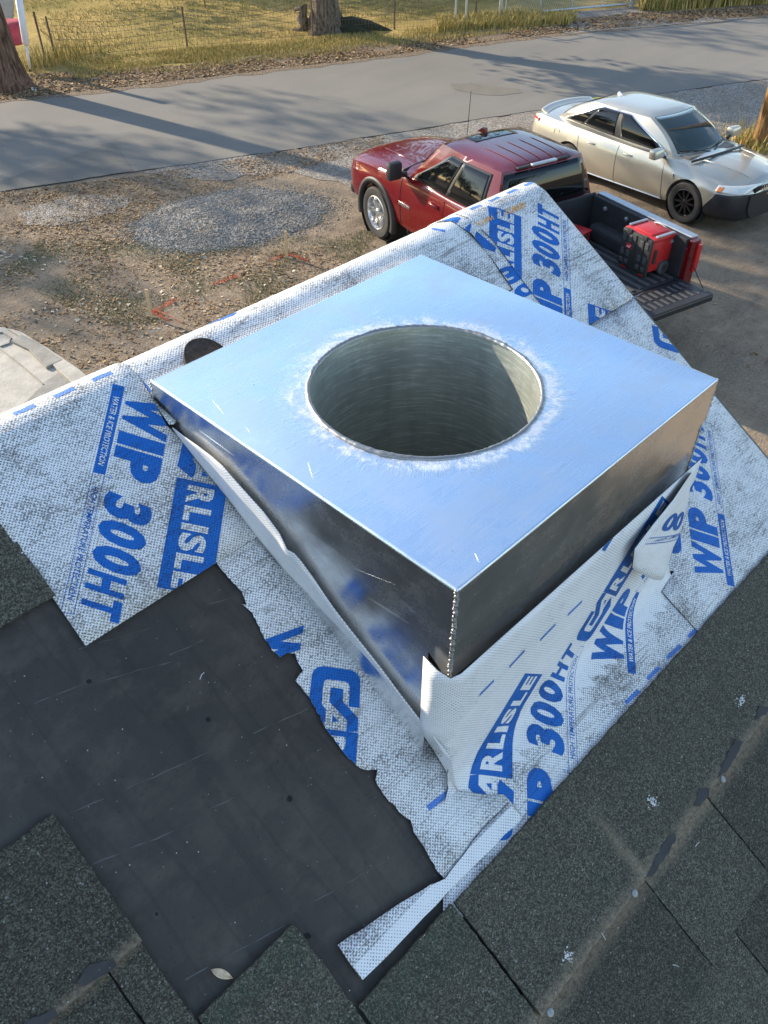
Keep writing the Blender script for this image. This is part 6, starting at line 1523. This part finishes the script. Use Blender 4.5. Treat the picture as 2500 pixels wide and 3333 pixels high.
# hood centre ridge and cowl
for s_ in (-1, 1): bar([(-.55, s_*.46, 1.258), (0, s_*.50, 1.238), (.5, s_*.47, 1.198), (.80, s_*.42, 1.155)], .018, 'hood_ridge', M_RED, tk, 8)
bar([(-.54, -.84, 1.235), (-.44, -.4, 1.255), (-.42, 0, 1.265), (-.44, .4, 1.255), (-.54, .84, 1.235)], .03, 'cowl', M_BLACKP, tk, 8)
def on_tk(x, z, off=0.0):
    R = ring_tk(x)
    for (y0, z0), (y1, z1) in zip(R[2:], R[3:]):
        if z0 <= z <= z1: return y0+(y1-y0)*(z-z0)/(z1-z0)+off
    return R[6][0]+off
for s_ in (-1, 1):
    for xd in (-.72, -1.86, -2.78):
        bar([(xd, s_*on_tk(xd, z, .0005), z) for z in [.48+.037*i for i in range(21)]], .006, 'door_gap', M_SEAM, tk, 5)
    for xd in (-1.62, -2.58):
        y = on_tk(xd, 1.10, .03); bar([(xd-.12, s_*(y-.028), 1.09), (xd-.08, s_*y, 1.10), (xd+.08, s_*y, 1.10), (xd+.12, s_*(y-.028), 1.09)], .020, 'door_handle', M_RED, tk, 8)
    mr = rbox((-.78, s_*1.16, 1.37), (.14, .24, .27), 'wing_mirror', M_BLACKP, tk, .045); bar([(-.76, s_*.93, 1.27), (-.77, s_*1.08, 1.30)], .045, 'mirror_arm', M_BLACKP, mr)
    rbox((-.735, s_*1.16, 1.42), (.10, .20, .14), 'mirror_cap', M_RED, mr, .04)
    # black arch moulding
    b = MB(); n = 26
    for i in range(n+1):
        a = math.pi*(-.10+1.20*i/n)
        for (r, dy) in ((.485, -.06), (.485, .025), (.56, .03), (.575, .0), (.575, -.05)):
            x, z = r*math.cos(a), .42+r*math.sin(a); b.v.append((x, s_*(1.015+dy-.05*max(0, x-.25)), z))
    b.f = [(i*5+j, i*5+j+1, (i+1)*5+j+1, (i+1)*5+j) for i in range(n) for j in range(4)]; b.m = [0]*len(b.f); b.build('arch_moulding', M_BLACKP, tk, smooth=True)
    hl = MB(); hl.grid(lambda u, v: (.965-.30*u**1.6-.03*v, s_*(.62+.345*u**.75), .83+.02*u+.19*v), 8, 4); o = hl.build('headlight', M_LENS, tk, smooth=True); so = o.modifiers.new('thick', 'SOLIDIFY'); so.thickness = .04; so.offset = 0
    rbox((-.84, s_*1.01, .83), (.30, .02, .045), 'door_badge', M_CHROME, tk, .005)
rbox((.93, 0, .84), (.08, 1.15, .34), 'grille', M_BLACKP, tk, .03); rbox((.94, 0, .53), (.16, 1.85, .22), 'front_bumper', M_BLACKP, tk, .06)
# bed
ZB, ZRAIL, XB0, XB1 = .82, 1.36, -3.06, -4.86
for s_ in (-1, 1):
    b = MB(); prof = [(.985, .50), (1.01, .85), (1.005, 1.22), (.975, ZRAIL), (.86, ZRAIL), (.85, ZRAIL-.10), (.80, ZRAIL-.12), (.80, ZB), (.80, .50)]
    for x in (XB0, XB1):
        for y, z in prof: b.v.append((x, s_*y, z))
    n = len(prof); b.f = [(j, (j+1) % n, n+(j+1) % n, n+j) for j in range(n)]+[tuple(range(n))[::-1], tuple(range(n, 2*n))]; b.m = [0]*len(b.f)
    o = b.build('bed_side', M_RED, tk, bevel=.008, auto=40)
    c = MB(); c.lathe([(.0001, -.4), (.50, -.4), (.50, .4), (.0001, .4)], 36, Matrix.Translation((-3.745, s_*1.1, .42)) @ Matrix.Rotation(R_(90), 4, 'X')); co = c.build('arch_cut', M_RED, tk)
    md = o.modifiers.new('arch', 'BOOLEAN'); md.object = co; md.solver = 'EXACT'; bpy.context.view_layer.update(); me = bpy.data.meshes.new_from_object(o.evaluated_get(bpy.context.evaluated_depsgraph_get())); o.modifiers.clear(); o.data = me; bpy.data.objects.remove(co)
    b = MB(); b.box(((XB0+XB1)/2, s_*.918, ZRAIL+.008), (XB0-XB1-.02, .125, .022)); rl = b.build('bed_rail_cap', M_GALV if s_ < 0 else M_BLACKP, tk, bevel=.008)
    b = MB(); b.box(((XB0+XB1)/2, s_*.82, (ZB+ZRAIL)/2), (XB0-XB1-.03, .088, ZRAIL-ZB-.004)); ln = b.build('bed_liner_side', M_LINER, tk, bevel=.01)
    for k in range(4): b = MB(); b.lathe([(.03, 0), (.03, .03), (.012, .035)], 10, Matrix.Translation((XB0-.30-.42*k, s_*.772, ZRAIL-.10)) @ Matrix.Rotation(R_(90*s_), 4, 'X')); b.build('tie_down', M_GALV, ln)
    b = MB(); b.box((-3.74, s_*.68, ZB+.12), (.95, .24, .24)); b.build('wheel_hump', M_LINER, tk, bevel=.07, bseg=3)
    # rear corner post and lamp
    b = MB(); b.box((XB1-.02, s_*.90, .93), (.07, .17, .84)); b.build('rear_post', M_RED, tk, bevel=.012)
    tl = MB(); tl.box((XB1-.035, s_*.965, 1.10), (.10, .085, .40)); tl.build('tail_lamp', M_TAIL, tk, bevel=.02)
b = MB(); b.box(((XB0+XB1)/2, 0, ZB-.03), (XB0-XB1, 1.62, .06)); fl_ = b.build('bed_floor', M_LINER, tk)
for k in range(11): b = MB(); b.box(((XB0+XB1)/2, -.70+.14*k, ZB+.008), (XB0-XB1-.1, .06, .018)); b.build('floor_rib', M_GREYP, fl_, bevel=.005)
b = MB(); b.box((XB0+.02, 0, 1.05), (.05, 1.70, .64)); b.build('bed_bulkhead', M_LINER, tk, bevel=.01)
tgate = MB(); tgate.box((XB1-.32, 0, ZB-.02), (.56, 1.58, .085)); tg = tgate.build('tailgate', M_BUMPER, tk, bevel=.015)
for k in range(13):
    for r in (0, 1): b = MB(); b.box((XB1-.20-.20*r, -.66+.11*k, ZB+.025), (.16, .045, .010)); b.build('tailgate_rib', M_GREYP, tg, bevel=.005)
b = MB(); b.box((XB1-.545, 0, ZB+.028), (.10, 1.56, .02)); b.build('tailgate_lip', M_BLACKP, tg, bevel=.006)
for s_ in (-1, 1): bar([(XB1-.03, s_*.81, 1.17), (XB1-.42, s_*.785, ZB+.03)], .006, 'tailgate_cable', M_SEAM, tk, 5)
b = MB(); b.box((XB1-.10, 0, .56), (.20, 1.86, .20)); b.build('rear_bumper', M_BLACKP, tk, bevel=.04)
for (x, y, s_) in ((0, .88, 1), (0, -.88, -1), (-3.745, .88, 1), (-3.745, -.88, -1)): wheel(tk, x, y, .415, .29, 6, M_ALLOY, side=s_)
b = MB(); b.box((-2.0, 0, .48), (4.6, 1.36, .18)); b.build('underbody', M_SEAM, tk)
for s_ in (-1, 1): b = MB(); b.lathe([(.505, -.15), (.505, .17)], 28, Matrix.Translation((0, s_*.86, .42)) @ Matrix.Rotation(R_(90), 4, 'X')); b.build('wheel_well', M_SEAM, tk, recalc=False)

# ---- things in the bed
tkM = Matrix.Translation(tk.location) @ Matrix.Rotation(R_(76.5), 4, 'Z')
def in_bed(x, y, z): return tuple(tkM @ Vector((x, y, z)))
bx = empty('rolling_tool_box', (10.10, 4.96, ZB+.018), R_(76.5), 'red rolling tool box with black pocketed end standing in the truck bed', 'tool box')
bx.scale = (1.08, 1.08, 1.10)
rbox((0, -.02, .245), (.47, .36, .40), 'shell', M_TOOLR, bx, .03)
rbox((0, -.02, .455), (.50, .40, .05), 'top_rim', M_TOOLR, bx, .015)
rbox((.0, -.03, .485), (.30, .32, .028), 'lid', M_TOOLR, bx, .014)
for x in (-.225, .225): rbox((x, -.03, .490), (.035, .30, .022), 'grip_bar', M_GALV, bx, .006)
b = MB(); b.tube([(-.10+.025*k, -.17, .495+.02*math.sin(math.pi*k/8)) for k in range(9)], .012, 6); b.build('carry_handle', M_GALV, bx, smooth=True)
pk = rbox((0, .185, .245), (.49, .05, .46), 'end_panel', M_TOOLK, bx, .02)
for i, x in enumerate((-.185, -.095, .0, .095, .185)):
    for j, z in enumerate((.09, .20, .38)):
        if i == 2: continue
        b = MB(); b.box((x, .212, z), (.058, .014, .085 if j else .06)); b.build('pocket', M_GREYP, pk, bevel=.008)
for x in (-.13, .0, .13): b = MB(); b.box((x, .214, .24), (.016, .012, .43)); b.build('panel_rib', M_TOOLK, pk, bevel=.004)
for x in (-.13, .13): b = MB(); b.box((x, .205, .468), (.075, .03, .05)); b.build('latch', M_TOOLK, pk, bevel=.006)
bd = rbox((.095, .214, .29), (.095, .012, .062), 'badge', M_TOOLR, pk, .006)
b = MB(); b.v = []; z0 = .29
for q in ([(.130, z0-.012), (.118, z0-.014), (.105, z0+.012), (.098, z0-.006), (.086, z0-.006), (.070, z0+.016), (.062, z0+.014), (.080, z0-.016), (.100, z0-.016), (.108, z0+.0)],):
    b.prism([(x, .2205, z) for x, z in q], (0, 0, 0), (0, .001, 0))
b.build('badge_mark', M_WPAINT, bd)
for x in (-.185, .185): b = MB(); M = Matrix.Translation((x*1.32, -.08, .075)) @ Matrix.Rotation(R_(90), 4, 'Y'); b.lathe([(.0005, -.03), (.075, -.03), (.09, -.022), (.09, .022), (.075, .03), (.0005, .03)], 24, M); w_ = b.build('wheel', M_GREYP, bx, auto=35); b = MB(); b.lathe([(.0005, -.034), (.045, -.034), (.045, .034), (.0005, .034)], 16, M); b.build('hub', M_TOOLK, w_, auto=35)
b = MB(); b.box((-.247, .10, .25), (.012, .05, .17)); b.build('side_slot', M_TOOLK, bx, bevel=.004)
for x in (-.15, .15): b = MB(); b.box((x, .15, .02), (.08, .10, .05)); b.build('foot', M_TOOLR, bx, bevel=.01)
rc = empty('red_case', in_bed(-3.30, -.30, ZB+.018), R_(76.5+15), 'red plastic case deeper in the truck bed partly hidden by the roof edge', 'case')
rbox((0, 0, .10), (.36, .26, .18), 'shell', M_TOOLR, rc, .03); rbox((0, 0, .20), (.38, .28, .03), 'lid', M_TOOLR, rc, .01); rbox((-.185, .0, .15), (.03, .10, .05), 'latch', M_TOOLK, rc, .005)
